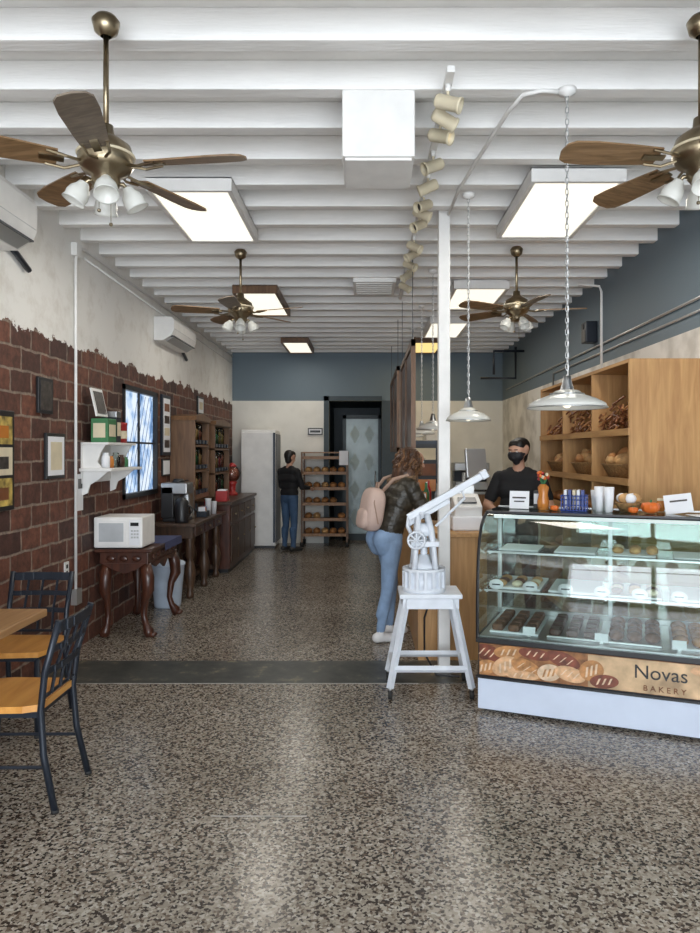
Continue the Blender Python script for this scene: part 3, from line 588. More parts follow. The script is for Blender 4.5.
for (y,z,h) in ((7.9,1.62,.28),(8.3,1.9,.2),(9.2,1.6,.3)):
    b=B('paper_notice'); b.bx(XR-.008,XR-.002,y,y+.22,z,z+h,'paper'); b.bx(XR-.010,XR-.008,y+.03,y+.19,z+h*.6,z+h*.7,'printdark'); b.done()

# ---------------------------------------------------------------- plywood shelf
SX0,SX1,SY0,SY1,SZ=1.87,2.385,4.97,7.5,2.265
b=B('plywood_shelf'); b.bx(SX0,SX1,SY0,SY0+.025,0,SZ,'ply'); b.bx(SX0,SX1,SY1-.025,SY1,0,SZ,'ply'); b.bx(SX1-.015,SX1,SY0+.025,SY1-.025,0,SZ-.025,'ply')
b.bx(SX0,SX1-.016,SY0+.025,SY1-.025,SZ-.025,SZ,'plyx')
for y in (5.80,6.65): b.bx(SX0,SX1-.016,y-.012,y+.012,0,SZ-.026,'ply')
for z in (.10,.62,1.08,1.36,1.72): b.bx(SX0+.001,SX1-.016,SY0+.026,SY1-.026,z,z+.022,'plyx'); b.bx(SX0-.01,SX0,SY0+.001,SY1,z,z+.05,'plyx')
b.done()
b=B('pretzel_stick_bundle')
for k in range(420):
    y=5.02+random.random()*2.4; x=1.89+random.random()*.26; z=1.755+random.random()*(.15+.07*math.sin(y*5))
    dy=(random.random()-.5)*.34; y=min(max(y,5.05),7.42)
    y2=min(max(y+dy,5.02),7.45); b.tube([(x,y,z),(x+.02,(y+y2)/2,z+.03),(x+.03,y2,z+.05*random.random())],.009,'twig' if k%3 else 'bread',5)
b.done()
b=B('bread_basket')
for k,y in enumerate((5.40,6.22,7.05)):
    b.lathe([(0,1.382),(.20,1.382),(.265,1.50),(.275,1.51),(.25,1.50),(.19,1.39)],(2.10,y,0),'wicker',24)
    for j in range(24):
        a=random.random()*6.28; rr=.16*math.sqrt(random.random()); b.ball((2.06+rr*math.cos(a),y+rr*math.sin(a)*1.1,1.50+.15*random.random()*(1-rr/.2)),(.045,.10,.042),random.choice(['bread','breadlight']),10,Matrix.Rotation(a,3,'Z')@Matrix.Rotation(.5*random.random(),3,'X'))
b.done()
b=B('bread_loaves')
for j in range(12):
    b.ball((2.05,5.15+j*.19,1.155),(.13,.075,.055),random.choice(['bread','breadlight']),12)
for j in range(10): b.ball((2.08,5.2+j*.22,.70),(.14,.085,.06),random.choice(['bread','breadlight']),12)
b.done()

# ---------------------------------------------------------------- display case
A=math.radians(-21.8); TC=Matrix.Translation((.675,4.31,0))@Matrix.Rotation(A,4,'Z'); LC=1.50; DC=.74
b=B('bakery_display_case'); b.T=TC
casewhite=mat('case_white',(.62,.69,.82),.35,noise=.04)
b.bx(.01,LC-.01,.015,DC-.02,.02,.21,casewhite,.004); b.bx(.04,LC-.04,.06,DC-.05,0,.02,'black')
b.bx(0,LC,.005,DC,.21,.225,'black'); b.bx(.012,LC-.012,.02,DC-.02,.225,.43,'black')
b.bx(.02,LC-.02,.012,.02,.232,.425,mat('print_ground',(.30,.13,.05),.4,noise=.6,nscale=20))
b.bx(.66,LC-.02,.010,.0118,.235,.422,mat('print_cream',(.62,.43,.25),.4,noise=.45,nscale=9))
pm=[mat('print_crust_a',(.50,.24,.09),.4,noise=.5,nscale=25),mat('print_crust_b',(.66,.40,.22),.4,noise=.4,nscale=25),mat('print_crust_c',(.20,.055,.03),.4,noise=.5,nscale=25),mat('print_crust_d',(.74,.55,.38),.4,noise=.3,nscale=25)]
lo_=[(.07,.37,.085,.05,-.2,2),(.20,.385,.09,.04,.1,0),(.36,.39,.10,.035,-.1,2),(.52,.375,.10,.045,-.3,2),(.06,.28,.07,.045,.3,0),(.18,.30,.085,.055,.5,1),(.31,.30,.10,.05,-.4,0),(.44,.29,.07,.05,.2,3),(.56,.295,.09,.045,-.2,1),(.28,.255,.10,.028,0,1),(.68,.33,.07,.06,.4,0),(.75,.275,.08,.04,.1,2),(1.30,.39,.1,.03,0,1),(1.36,.27,.1,.03,.2,0)]
for q,(u,z,a,c_,th,k) in enumerate(lo_):
    yy=.0096-q*.00035; n=22; vs=[]
    for i in range(n):
        t=2*math.pi*i/n; dx=a*math.cos(t); dz_=c_*math.sin(t); vs.append((max(.022,u+dx*math.cos(th)-dz_*math.sin(th)),yy,min(.424,max(.234,z+dx*math.sin(th)+dz_*math.cos(th)))))
    b.add(vs,[list(range(n))],pm[k])
    for s_ in (-.4,0,.4):
        p=V((u+s_*a*math.cos(th),yy-.0002,z+s_*a*math.sin(th))); dd=V((-math.sin(th-.5),0,math.cos(th-.5)))*c_*.5; ww=V((.006,0,.002)); b.add([p-dd-ww,p-dd+ww,p+dd+ww,p+dd-ww],[[0,1,2,3]],pm[3 if k!=3 else 0])
b.text('Novas',.11,Matrix.Translation((1.05,.004,.352))@Matrix.Rotation(math.pi/2,4,'X'),'black')
b.text('B A K E R Y',.045,Matrix.Translation((1.07,.004,.265))@Matrix.Rotation(math.pi/2,4,'X'),'twig')
b.bx(0,LC,0,DC,.43,.46,'black',.003)
prof=[(.005,.46),(.003,.62),(.008,.78),(.025,.93),(.06,1.05),(.12,1.135),(.20,1.185),(.29,1.205)]
vs=[(u,p[0],p[1]) for u in (.01,LC-.01) for p in prof]; n=len(prof)
b.add(vs,[[i,i+1,n+i+1,n+i] for i in range(n-1)],'caseglass',True)
for u in (.01,LC-.01):
    poly=[(u,p[0],p[1]) for p in prof]+[(u,DC-.02,1.205),(u,DC-.02,.46)]
    b.add(poly,[list(range(len(poly)))],'caseglass'); b.tube(poly+[poly[0]],.010,'black',6)
b.bx(0,LC,.28,.32,1.195,1.215,'black'); b.bx(0,LC,.32,DC,1.20,1.215,'caseglass'); b.bx(0,LC,DC-.03,DC,1.19,1.22,'alu')
b.bx(0,LC,DC-.03,DC,.46,.50,'alu')
for u in (.0,.74,LC-.025): b.bx(u,u+.025,DC-.03,DC,.46,1.2,'alu')
b.bx(.03,.74,DC-.02,DC-.015,.50,1.19,'caseglass'); b.bx(.765,LC-.025,DC-.02,DC-.015,.50,1.19,'caseglass')
b.bx(.02,LC-.02,.03,DC-.04,.46,.468,'steel')
for (z,v0) in ((.72,.16),(.95,.26)):
    b.bx(.02,LC-.02,v0,DC-.05,z,z+.008,'caseglass'); b.bx(.02,LC-.02,v0-.005,v0+.003,z-.001,z+.010,'alu')
    for u in (.02,.74,LC-.04): b.tube([(u+.01,DC-.05,z-.03),(u+.01,v0+.02,z-.008)],.006,'alu',6)
lightm=mat('case_tube_light',(.9,.95,1),.4,noise=0,emit=1.0,ecol=(.9,.96,1))
b.bx(.05,LC-.05,.31,.33,1.17,1.19,lightm)
b.done()
b=B('pastry_trays'); b.T=TC
for k in range(4):
    u=.06+k*.35
    b.bx(u,u+.30,.12,.62,.468,.482,'paper' if k in (0,3) else 'alu',.004); b.bx(u,u+.30,.20,.64,.728,.742,'paper' if k!=2 else 'alu',.004)
    b.bx(u+.02,u+.27,.32,.62,.958,.968,'paper',.004)
b.done()
b=B('pastries'); b.T=TC
for k in range(4):
    u=.06+k*.35
    for i in range(3):
        for j in range(4):
            c=(u+.05+i*.10,.17+j*.12,.505)
            if k in (0,1): b.box((c[0],c[1],.502),(.07,.10,.04),'cocoa' if k==0 else 'choc',None,.012)
            else: b.ball((c[0],c[1],.512),(.045,.056,.031),['','','cocoa','bread'][k],12)
            if k in (0,2) and j<3: b.ball((c[0],c[1]*.8+.13,.758),(.036,.045,.020),random.choice(['breadlight','cocoa','cream']),10)
            if k==2 and j>1: b.ball((c[0],c[1],.985),(.036,.045,.022),random.choice(['breadlight','cream']),10)
b.done()
b=B('price_labels'); b.T=TC
for k in range(7):
    u=.10+k*.21
    b.lathe([(0,0),(.045,0),(.045,.004),(0,.004)],(u,.14,.768),'paper',16,Matrix.Rotation(math.pi/2-.3,3,'X')@Matrix.Scale(.72,3,V((0,1,0)))); b.box((u,.134,.768),(.05,.003,.008),'darkmetal',(-.3,0,0)); b.box((u,.15,.745),(.02,.02,.03),'alu')
    if k%2: b.box((u,.09,.505),(.075,.004,.05),'paper',(-.3,0,0)); b.box((u,.10,.485),(.02,.02,.03),'alu')
b.done()
ZT=1.217
def onTop(name): q=B(name); q.T=TC; return q
b=onTop('flower_vase'); b.lathe([(0,ZT),(.034,ZT),(.040,ZT+.05),(.030,ZT+.10),(.037,ZT+.15),(.02,ZT+.17)],(.34,.50,0),'amber',20)
for k in range(14): 
    a=k*2.4; p=V((.34+.03*math.cos(a),.5+.03*math.sin(a),ZT+.20+.05*random.random())); b.tube([(.34,.5,ZT+.15),p],.002,'green',4); b.ball(p,.012,['red','orange','cream'][k%3],6)
b.done()
b=onTop('blue_basket')
for z in (0,.035,.07,.095): b.tube([(.46,.44,ZT+z+.004),(.62,.44,ZT+z+.004),(.62,.58,ZT+z+.004),(.46,.58,ZT+z+.004),(.46,.44,ZT+z+.004)],.004,'bluep',5)
for k in range(9): b.bx(.46+k*.019,.467+k*.019,.438,.442,ZT,ZT+.10,'bluep'); b.bx(.46+k*.019,.467+k*.019,.578,.582,ZT,ZT+.10,'bluep')
b.bx(.46,.62,.44,.58,ZT,ZT+.006,'bluep')
for k in range(5): b.box((.485+k*.027,.51,ZT+.08),(.018,.08,.11),['paper','bluep','cream','paper','bluep'][k])
b.done()
b=onTop('cup_stack')
for k,(u,v) in enumerate(((.665,.62),(.695,.5),(.73,.60),(.755,.45))): b.lathe([(0,ZT),(.022,ZT),(.03,ZT+.09),(.033,ZT+.13+.03*(k%2)),(.03,ZT+.13+.03*(k%2)),(0,ZT+.12)],(u,v,0),'paper',14)
b.done()
b=onTop('bread_bowl'); b.lathe([(0,ZT),(.05,ZT),(.085,ZT+.05),(.09,ZT+.06),(.08,ZT+.055),(0,ZT+.03)],(.87,.56,0),'wicker',20)
for k in range(6): b.ball((.87+.04*math.cos(k),.56+.04*math.sin(k),ZT+.085),(.038,.03,.032),'paper' if k%2 else 'breadlight',8)
b.done()
for (u,v,s_) in ((1.00,.46,1.0),(.90,.42,.55),(.42,.44,.5)):
    b=onTop('pumpkin'); b.lathe([(0,ZT+.004*s_),(.02*s_,ZT),(.045*s_,ZT+.015*s_),(.055*s_,ZT+.04*s_),(.045*s_,ZT+.065*s_),(.015*s_,ZT+.07*s_),(0,ZT+.062*s_)],(u,v,0),'orange',40,None,(8,.06)); b.tube([(u,v,ZT+.062*s_),(u+.004,v,ZT+.085*s_)],[.009*s_,.005*s_],'green',6); b.done()
b=onTop('counter_sign'); b.box((1.16,.50,ZT+.062),(.16,.004,.12),'paper',(-.25,-.14,0)); b.box((1.16,.495,ZT+.08),(.10,.004,.01),'printdark',(-.25,-.14,0)); b.box((1.16,.54,ZT+.045),(.03,.09,.004),'paper',(.9,0,0)); b.done()
b=onTop('counter_sign'); b.box((.18,.52,ZT+.060),(.13,.004,.12),'paper',(-.2,0,0)); b.box((.18,.515,ZT+.075),(.09,.004,.01),'printdark',(-.2,0,0)); b.box((.18,.515,ZT+.05),(.07,.004,.008),'printdark',(-.2,0,0)); b.box((.18,.56,ZT+.045),(.03,.09,.004),'paper',(.9,0,0)); b.done()
b=onTop('napkin_dispenser'); b.bx(.26,.31,.60,.68,ZT+.003,ZT+.12,'black',.004); b.bx(.265,.305,.598,.60,ZT+.03,ZT+.10,'paper'); b.done()
b=onTop('honey_jar'); b.lathe([(0,ZT+.003),(.022,ZT+.003),(.024,ZT+.06),(.018,ZT+.07)],(1.06,.62,0),'amber',14); b.lathe([(0,ZT+.085),(.02,ZT+.085),(.02,ZT+.07)],(1.06,.62,0),'cream',14); b.done()
b=onTop('loose_paper_sheet'); b.box((1.27,.36,ZT+.004),(.10,.14,.002),'paper',(0,0,.4)); b.done()
b=onTop('paper_bag_stack'); b.bx(1.32,1.46,.45,.62,ZT,ZT+.09,'cream',.004); b.done()

# ---------------------------------------------------------------- white antique press on stand
W=mat('press_white_enamel',(.74,.78,.84),.4,noise=.1)
b=B('antique_dough_press')
zt=.66; cx,cy=.42,4.72
b.bx(cx-.20,cx+.21,cy-.16,cy+.16,zt-.02,zt+.01,W,.006); b.bx(cx-.18,cx+.19,cy-.14,cy+.14,zt-.09,zt-.02,W,.004)
for sx_ in (-1,1):
    for sy_ in (-1,1):
        p0=(cx+sx_*.15,cy+sy_*.12,zt-.02); p1=(cx+sx_*.265,cy+sy_*.19,.07)
        b.tube([p0,p1],.024,W,4); b.cyl((p1[0],p1[1],.075),(p1[0],p1[1],.05),.012,.012,'steel',8)
        b.cyl((p1[0]-.012,p1[1],.03),(p1[0]+.012,p1[1],.03),.03,.03,'rubber',14)
for sy_ in (-1,1): b.tube([(cx-.24,cy+sy_*.175,.19),(cx+.24,cy+sy_*.175,.19)],.022,W,4)
for sx_ in (-1,1): b.tube([(cx+sx_*.24,cy-.175,.19),(cx+sx_*.24,cy+.175,.19)],.022,W,4)
bxx=cx-.03
b.lathe([(0,zt+.01),(.145,zt+.01),(.145,zt+.035),(.125,zt+.04),(.125,zt+.14),(.145,zt+.145),(.145,zt+.165),(.12,zt+.165),(.11,zt+.05)],(bxx,cy,0),W,32)
for k in range(16):
    a=k*math.pi/8; b.box((bxx+.135*math.cos(a),cy+.135*math.sin(a),zt+.09),(.02,.022,.15),W,Matrix.Rotation(a,3,'Z'),.004)
for sy_ in (-1,1):
    for sx_ in (-1,1):
        b.tube([(bxx+.07*sx_,cy+sy_*.09,zt+.16),(bxx+.06*sx_,cy+sy_*.08,zt+.30),(bxx+.045*sx_,cy+sy_*.05,zt+.42),(bxx-.01+.03*sx_,cy+sy_*.03,zt+.52)],[.02,.018,.022,.02],W,8)
b.cyl((bxx,cy,zt+.06),(bxx,cy,zt+.46),.022,.022,W,12)
for k in range(12): b.torus((bxx,cy,zt+.20+k*.016),.023,.004,W,14,5)
b.lathe([(0,zt+.155),(.10,zt+.155),(.10,zt+.18),(.05,zt+.20),(.035,zt+.25),(0,zt+.25)],(bxx,cy,0),W,20)
b.lathe([(0,zt+.38),(.06,zt+.38),(.065,zt+.42),(.04,zt+.46),(0,zt+.46)],(bxx,cy,0),W,16)
b.box((bxx,cy,zt+.33),(.19,.21,.035),W,None,.006)
Rg=Matrix.Rotation(math.pi/2,3,'X'); b.torus((bxx-.06,cy-.13,zt+.36),.055,.008,W,20,6,Rg)
for k in range(4): a=k*math.pi/4; b.tube([(bxx-.06-.055*math.cos(a),cy-.13,zt+.36-.055*math.sin(a)),(bxx-.06+.055*math.cos(a),cy-.13,zt+.36+.055*math.sin(a))],.005,W,5)
b.cyl((bxx-.06,cy-.14,zt+.36),(bxx-.06,cy,zt+.36),.01,.01,W,8)
P0=V((cx-.14,cy-.03,zt+.50)); P1=V((cx+.37,cy-.03,zt+.79))
R=(P1-P0).to_track_quat('X','Z').to_matrix()
b.box((P0+P1)/2,((P1-P0).length,.04,.045),W,R,.005)
P2=V((cx-.13,cy+.03,zt+.44)); P3=V((cx+.14,cy+.03,zt+.62)); b.box((P2+P3)/2,((P3-P2).length,.025,.032),W,R,.004)
b.cyl((cx-.05,cy-.08,zt+.53),(cx-.05,cy+.08,zt+.53),.014,.014,W,10)
b.tube([(cx-.13,cy,zt+.50),(cx-.14,cy,zt+.44),(cx-.10,cy,zt+.36)],.014,W,8); b.box(P1,(.05,.055,.06),W,R,.008)
b.tube([P1+V((-.15,0,-.09)),P1+V((-.13,0,-.16)),V((cx+.05,cy,zt+.44))],.009,W,6)
b.done()
b=B('power_cable'); b.tube([(.50,5.34,.5),(.44,5.28,.35),(.43,5.15,.12),(.50,5.0,.012),(.66,4.95,.012)],.008,'black',6); b.done()

# ---------------------------------------------------------------- people
def caps_mesh(caps,n=14,h=5):
    vs=[];fs=[]
    for (a,b_,ra,rb,_) in caps:
        a=V(a);b_=V(b_); d=(b_-a)
        if d.length<1e-6: d=V((0,0,1e-4)); b_=a+d
        d.normalize(); up=V((0,0,1)) if abs(d.z)<.9 else V((1,0,0)); p=d.cross(up).normalized(); q=p.cross(d)
        rings=[(a,ra,-math.pi/2+math.pi/2*i/h) for i in range(h+1)]+[(b_,rb,math.pi/2*i/h) for i in range(h+1)]
        o=len(vs)
        for (c,r_,an) in rings:
            rr=max(r_*math.cos(an),1e-4); off=d*(r_*math.sin(an))
            for j in range(n):
                t=2*math.pi*j/n; vs.append(c+off+p*rr*math.cos(t)+q*rr*math.sin(t))
        k=len(rings)
        for i in range(k-1):
            for j in range(n): fs.append([o+i*n+j,o+i*n+(j+1)%n,o+(i+1)*n+(j+1)%n,o+(i+1)*n+j])
        fs.append([o+j for j in range(n)][::-1]); fs.append([o+(k-1)*n+j for j in range(n)])
    return vs,fs
def blend_body(name,caps,mats,T,vox=.007,smooth=5,parent=None):
    vs,fs=caps_mesh(caps); me=bpy.data.meshes.new(name+'_raw'); me.from_pydata([T@v for v in vs],[],fs)
    bm=bmesh.new(); bm.from_mesh(me); bmesh.ops.recalc_face_normals(bm,faces=bm.faces[:]); bm.to_mesh(me); bm.free()
    o=bpy.data.objects.new(name+'_raw',me); S.collection.objects.link(o)
    r=o.modifiers.new('r','REMESH'); r.mode='VOXEL'; r.voxel_size=vox
    s=o.modifiers.new('s','SMOOTH'); s.factor=.5; s.iterations=smooth
    bpy.context.view_layer.update(); dg=bpy.context.evaluated_depsgraph_get(); m2=bpy.data.meshes.new_from_object(o.evaluated_get(dg)); bpy.data.objects.remove(o)
    m2.materials.clear(); keys=[]
    for c in caps:
        if c[4] not in keys: keys.append(c[4])
    for k in keys: m2.materials.append(M[mats[k]])
    nf=len(m2.polygons); C=np.zeros(nf*3); m2.polygons.foreach_get('center',C); C=C.reshape(-1,3)
    best=np.full(nf,1e9); idx=np.zeros(nf,dtype=np.int32)
    for c in caps:
        a=np.array(T@V(c[0])); b_=np.array(T@V(c[1])); d=b_-a; L2=max(d@d,1e-9); t=np.clip(((C-a)@d)/L2,0,1)
        ds=np.linalg.norm(C-(a+t[:,None]*d),axis=1)-(c[2]*(1-t)+c[3]*t)
        k=ds<best; best[k]=ds[k]; idx[k]=keys.index(c[4])
    m2.polygons.foreach_set('material_index',idx); m2.polygons.foreach_set('use_smooth',[True]*nf); m2.update()
    ob=bpy.data.objects.new(name,m2); S.collection.objects.link(ob); ob.parent=parent
    return ob
def hand(w,d,n,t,key='skin',curl=.35):
    w=V(w);d=V(d).normalized();n=V(n); n=(n-d*n.dot(d)).normalized(); t=V(t); t=(t-d*t.dot(d)-n*t.dot(n)).normalized(); C=[]
    for i in range(4):
        base=w+d*(.085-.004*abs(i-1))+t*(.031-.021*i); C.append((w+t*(.016-.011*i),base,.014,.0115,key))
        L_=[.072,.08,.073,.058][i]
        a1=curl; a2=curl*2.2; p1=base+(d*math.cos(a1)+n*math.sin(a1))*L_*.5; p2=p1+(d*math.cos(a2)+n*math.sin(a2))*L_*.5
        C.append((base,p1,.0095,.009,key)); C.append((p1,p2,.009,.0078,key))
    a=w+d*.025+t*.02; q=a+(d*.55+t*.7+n*.2)*.042; C.append((a,q,.014,.011,key)); C.append((q,q+(d*.85+t*.25+n*.25)*.038,.011,.0085,key))
    return C
def head(c,f,up=V((0,0,1)),mask=False,s=1.0):
    c=V(c); f=V(f).normalized(); up=(up-f*up.dot(f)).normalized(); r=f.cross(up); C=[]
    P=lambda a,b_,z: c+f*a*s+r*b_*s+up*z*s
    C.append((P(-.025,.012,.03),P(-.025,-.012,.03),.083*s,.083*s,'skin')); C.append((P(.02,.01,.03),P(.02,-.01,.03),.068*s,.068*s,'skin'))
    C.append((P(.03,.018,-.03),P(.03,-.018,-.03),.053*s,.053*s,'skin')); C.append((P(.05,.0,-.075),P(.04,0,-.07),.030*s,.036*s,'skin'))
    if not mask:
        C.append((P(.088,0,.012),P(.104,0,-.022),.009*s,.013*s,'skin')); C.append((P(.083,.014,-.05),P(.083,-.014,-.05),.008*s,.008*s,'lip'))
    else:
        C.append((P(.05,.02,-.02),P(.05,-.02,-.02),.057*s,.057*s,'mask')); C.append((P(.052,0,-.07),P(.095,0,-.03),.036*s,.022*s,'mask'))
        for q in (-1,1): C.append((P(.05,q*.05,-.02),P(-.01,q*.075,0),.022*s,.006*s,'mask'))
    C.append((P(.075,.035,.042),P(.085,0,.040),.011*s,.010*s,'skin')); C.append((P(.075,-.035,.042),P(.085,0,.040),.011*s,.010*s,'skin'))
    for q in (-1,1): C.append((P(-.012,q*.082,.022),P(-.006,q*.08,-.012),.014*s,.009*s,'skin'))
    return C
def eyes(b,c,f,s=1.0,iris='hairb'):
    c=V(c); f=V(f).normalized(); up=V((0,0,1)); up=(up-f*up.dot(f)).normalized(); r=f.cross(up)
    for q in (-1,1):
        p=c+f*.078*s+r*q*.031*s+up*.018*s; b.ball(p,.0115*s,'eye',10); b.ball(p+f*.008*s,.006*s,iris,8)
        b.tube([c+f*.090*s+r*q*.015*s+up*.042*s,c+f*.087*s+r*q*.048*s+up*.043*s],.004*s,iris,5)
def empty(name,loc):
    e=bpy.data.objects.new(name,None); e.location=loc; e.empty_display_size=.2; S.collection.objects.link(e); bpy.context.view_layer.update(); return e
def basis(o,ang):
    return Matrix.Translation((o[0],o[1],0))@Matrix.Rotation(ang,4,'Z')@Matrix(((1,0,0,0),(0,-1,0,0),(0,0,1,0),(0,0,0,1)))
def adopt(e,obs):
    for o in obs:
        o.parent=e; o.matrix_parent_inverse=Matrix.Translation(e.location).inverted()
# --- customer woman
T=basis((.12,5.96),math.radians(22))
J='jacket';Z='jeans'
caps=[]
for s,af,kn,hp in ((1,(-.03,.085,.085),(.03,.095,.46),(.07,.085,.83)),(-1,(.13,-.10,.085),(.15,-.10,.47),(.09,-.085,.83))):
    caps+=[(hp,kn,.094,.058,Z),(kn,(af[0],af[1],af[2]+.03),.056,.038,Z),((kn[0]-.02,kn[1],kn[2]-.10),(af[0]-.0,af[1],af[2]+.15),.054,.043,Z)]
    caps+=[((af[0]-.035,af[1],.045),(af[0]+.05,af[1],.045),.042,.038,'shoe'),((af[0]+.05,af[1],.04),(af[0]+.15,af[1]+.01*s,.035),.038,.032,'shoe'),(af,(af[0],af[1],.05),.036,.04,'shoe')]
caps+=[((.06,.055,.88),(.06,-.055,.88),.118,.118,Z),((0.0,.072,.86),(.02,.072,.80),.098,.09,Z),((0.0,-.072,.86),(.02,-.072,.80),.098,.09,Z)]
for z,f,wd,rr in ((.965,.075,.055,.118),(1.03,.10,.055,.124),(1.10,.13,.06,.126),(1.17,.155,.07,.13),(1.24,.18,.085,.122),(1.30,.20,.10,.10)):
    caps.append(((f,wd,z),(f,-wd,z),rr,rr,J))
caps+=[((.20,.0,1.34),(.25,0,1.38),.085,.075,J)]
for s,el,wr in ((1,(.32,.235,1.085),(.50,.13,1.055)),(-1,(.38,-.20,1.085),(.54,-.06,1.055))):
    sh=V((.205,.165*s,1.30)); el=V(el); wr=V(wr)
    caps+=[(sh,el,.068,.054,J),(el,wr,.056,.040,J)]
    for t in (.1,.38,.66,.94): p=sh.lerp(el,t); caps.append((p,p+V((0,0,.001)),.078-.012*t,.078-.012*t,J))
    for t in (.3,.65): p=el.lerp(wr,t); caps.append((p,p+V((0,0,.001)),.060-.012*t,.060-.012*t,J))
    d=wr-el; caps+=hand(wr+d.normalized()*.02,d+V((.02,0,-.03)),V((0,0,-1)),V((0,-s,0)))
caps+=[((.25,0,1.38),(.28,0,1.44),.05,.048,'skin')]
hc=V((.31,0,1.515)); hf=V((.96,.12,-.2)).normalized()
caps+=head(hc,hf)
e=empty('customer_woman',(.12,5.96,0))
body=blend_body('body',caps,{J:'jacket',Z:'jeans','shoe':'shoe','skin':'skin','lip':'lip'},T)
b=B('face_details'); b.T=T; eyes(b,hc,hf,1,'hair'); fd=b.done()
hcaps=[(hc+V((-.035,.0,.035)),hc+V((-.03,0,.03)),.098,.098,'h')]
for k in range(9):
    a=-1.75+k*.4375; d=V((-math.cos(a),math.sin(a),0)); hcaps+=[(hc+V((-.03,0,.02))+d*.05,hc+V((-.05,0,-.10))+d*.09,.052,.05,'h'),(hc+V((-.05,0,-.10))+d*.09,hc+V((-.07,0,-.20))+d*.11,.05,.022,'h')] if abs(a)<1.5 else [(hc+V((-.0,0,.03))+d*.06,hc+V((-.0,0,-.10))+d*.10,.04,.025,'h')]
hair=blend_body('hair_mass',hcaps,{'h':'hair'},T,.008,3)
b=B('hair_locks'); b.T=T; random.seed(8)
for k in range(200):
    a=random.uniform(-2.0,2.0); d=V((-math.cos(a),math.sin(a),0)); t=V((math.sin(a),math.cos(a),0)); Lh=random.uniform(.12,.30)
    if abs(a)>1.6: Lh*=.7
    p=hc+V((-.03,0,.06+random.uniform(-.03,.05)))+d*random.uniform(.055,.09); pts=[hc+V((-.03,0,.125))+d*.02,p]
    ph=random.random()*6; am=random.uniform(.008,.024)
    for q in range(1,7): pts.append(p+V((0,0,-Lh*q/6))+d*(.042*min(q/3,1)+am*math.sin(ph+q*1.9))+t*am*math.cos(ph+q*2.1)*1.3)
    b.tube(pts,[.006,.009,.011,.011,.010,.008,.006,.002],'hair' if k%5<3 else 'hairl',6)
hl=b.done()
b=B('fur_collar'); b.T=T
for k in range(46):
    a=k*2*math.pi/46; p=V((.21,0,1.365))+V((.10*math.cos(a),.13*math.sin(a),.02*math.cos(a))); b.ball(p,(.032,.032,.032),'fur',7)
fc=b.done()
b=B('backpack'); b.T=T
Rb=Matrix.Rotation(.16,3,'Y')
b.ball((-.075,0,1.115),(.085,.135,.185),'pack',28,Rb,.62)
b.ball((-.150,0,1.04),(.045,.10,.085),'pack',24,Rb,.6)
b.torus((-.168,0,1.085),.085,.004,'packd',20,5,Matrix.Rotation(math.pi/2,3,'Y'),(.25,1))
b.tube([(-.075,.135,1.0),(-.11,.132,1.18),(-.07,.09,1.27),(-.055,0,1.292),(-.07,-.09,1.27),(-.11,-.132,1.18),(-.075,-.135,1.0)],.005,'packd',6)
pko=b.done()
b=B('backpack_straps'); b.T=T
for s in (-1,1): b.tube([(-.01,.08*s,1.27),(.08,.10*s,1.37),(.20,.12*s,1.402),(.30,.12*s,1.33),(.30,.13*s,1.2),(.22,.17*s,1.08),(.0,.12*s,.99)],.016,'packd',8,flat=.5)
b.tube([(-.03,-.03,1.28),(-.02,-.02,1.34),(-.02,.02,1.34),(-.03,.03,1.28)],.008,'packd',6)
st=b.done()
adopt(e,[body,fd,hair,hl,fc,pko,st])

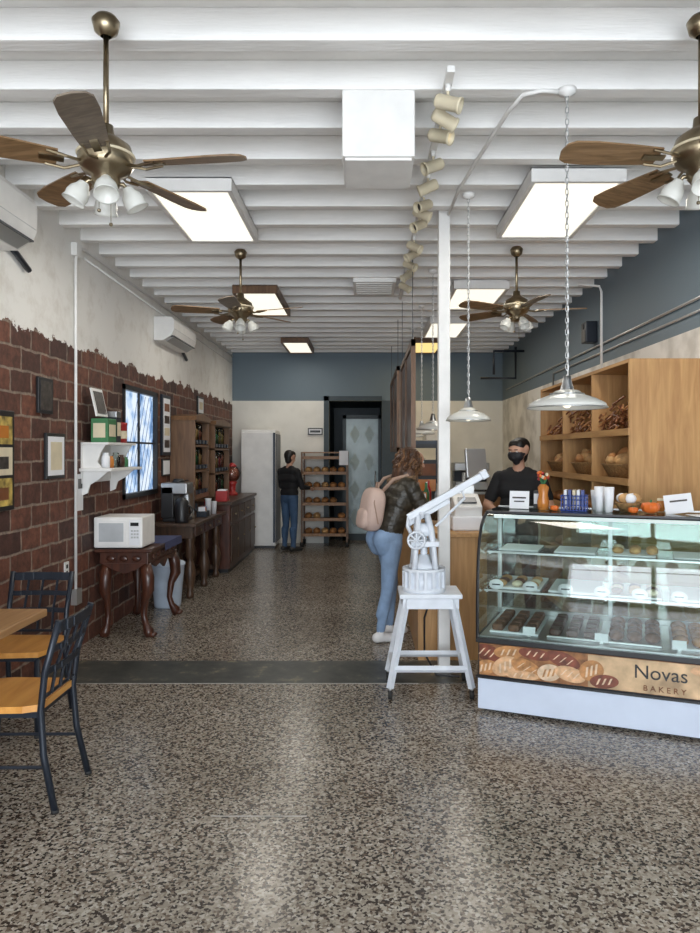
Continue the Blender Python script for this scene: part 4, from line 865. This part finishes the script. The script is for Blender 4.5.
def standing(name,o,ang,H,mats,arms,hturn=(1,0,-.1),mask=False):
    T=basis(o,ang); k=H/1.75; c=[]
    q=lambda x,y,z:(x*k,y*k,z*k)
    for s in (-1,1):
        hp=q(0,.09*s,.90);kn=q(.02,.10*s,.49);an=q(-.01,.105*s,.09)
        c+=[(hp,kn,.092*k,.062*k,'leg'),(kn,an,.060*k,.045*k,'leg'),(q(-.02,.10*s,.38),q(-.015,.105*s,.25),.058*k,.05*k,'leg')]
        c+=[(q(-.05,.105*s,.045),q(.05,.11*s,.045),.044*k,.042*k,'shoe'),(q(.05,.11*s,.042),q(.17,.12*s,.036),.042*k,.034*k,'shoe')]
    c+=[(q(0,.06,.94),q(0,-.06,.94),.115*k,.115*k,'leg')]
    c+=[(q(0,.06,1.02),q(0,-.06,1.02),.115*k,.115*k,'top'),(q(0,.07,1.14),q(0,-.07,1.14),.112*k,.112*k,'top'),(q(.0,.09,1.28),q(.0,-.09,1.28),.118*k,.118*k,'top'),(q(-.01,.12,1.38),q(-.01,-.12,1.38),.088*k,.088*k,'top'),(q(-.01,.08,1.44),q(-.01,-.08,1.44),.05*k,.05*k,'top')]
    c+=[(q(-.01,0,1.44),q(.015,0,1.54),.056*k,.052*k,'skin')]
    for s,(el,wr,slv) in zip((1,-1),arms):
        sh=q(-.01,.19*s,1.385); el=q(*el); wr=q(*wr)
        if slv: mid=V(sh).lerp(V(el),.7); c+=[(sh,mid,.068*k,.062*k,'top'),(mid,el,.05*k,.044*k,'skin'),(el,wr,.043*k,.03*k,'skin')]
        else: c+=[(sh,el,.068*k,.052*k,'top'),(el,wr,.051*k,.038*k,'top')]
        d=(V(wr)-V(el)).normalized(); c+=hand(V(wr)+d*.015,d,V((0,-s,-.3)) if abs(d.z)>.6 else V((0,0,-1)),V((1,0,0)) if abs(d.z)>.6 else V((0,-s,.2)),curl=.4)
    hc=V(q(.03,0,1.625)); hf=V(hturn).normalized(); c+=head(hc,hf,mask=mask,s=k)
    e=empty(name,(o[0],o[1],0)); body=blend_body('body',c,mats,T)
    b=B('face_details'); b.T=T; eyes(b,hc,hf,k); fd=b.done()
    hr=V((hf.x,hf.y,0)).normalized(); rr=V((hr.y,-hr.x,0)); U=V((0,0,1))
    hl=[(hc-hr*.035*k+U*.045*k,hc-hr*.03*k+U*.045*k,.092*k,.092*k,'h'),(hc-hr*.045*k+U*.02*k,hc-hr*.055*k-U*.045*k,.084*k,.060*k,'h')]
    hl+=[(hc-hr*.03*k+U*.06*k+rr*s*.015*k,hc+hr*.022*k+U*.062*k+rr*s*.022*k,.082*k,.060*k,'h') for s in (-1,0,1)]
    hair=blend_body('hair',hl,{'h':'hairb'},T,.007,4)
    adopt(e,[body,fd,hair])
    return e
standing('customer_man',(-1.24,11.32),math.radians(52),1.62,{'leg':'jeansd','top':'tee','shoe':'shoed','skin':'skin','lip':'lip'},[((.06,.25,1.12),(.27,.20,1.10),False),((.06,-.25,1.12),(.28,-.18,1.12),False)])
standing('bakery_cashier',(1.40,6.40),math.radians(-118),1.72,{'leg':'tee','top':'tee','shoe':'shoed','skin':'skin','lip':'lip','mask':'mask'},[((.05,.29,1.13),(.25,.16,1.10),True),((.03,-.29,1.14),(.24,-.18,1.08),True)],(1,.25,-.22),True)

# ---------------------------------------------------------------- camera, world, lights
cam=bpy.data.cameras.new('camera'); co=bpy.data.objects.new('camera',cam); S.collection.objects.link(co); co.location=(0,0,1.6); co.rotation_euler=(math.pi/2,0,0)
cam.sensor_fit='VERTICAL'; cam.sensor_height=36; cam.lens=36*700/933; cam.shift_x=-16/933; cam.shift_y=-14.5/933; cam.clip_start=.05; S.camera=co
w=bpy.data.worlds.new('sky'); S.world=w; w.use_nodes=True; bg=w.node_tree.nodes['Background']; bg.inputs[0].default_value=(.86,.93,1,1); bg.inputs[1].default_value=8.8
l=bpy.data.lights.new('storefront_portal','AREA'); l.shape='RECTANGLE'; l.size=4.5; l.size_y=3.05; l.cycles.is_portal=True
lo=bpy.data.objects.new('storefront_portal',l); lo.location=(0,YF-.02,1.675); lo.rotation_euler=V((0,1,0)).to_track_quat('-Z','Z').to_euler(); S.collection.objects.link(lo)
S.view_settings.view_transform='Standard'; S.view_settings.look='None'
S.view_settings.exposure=0.12
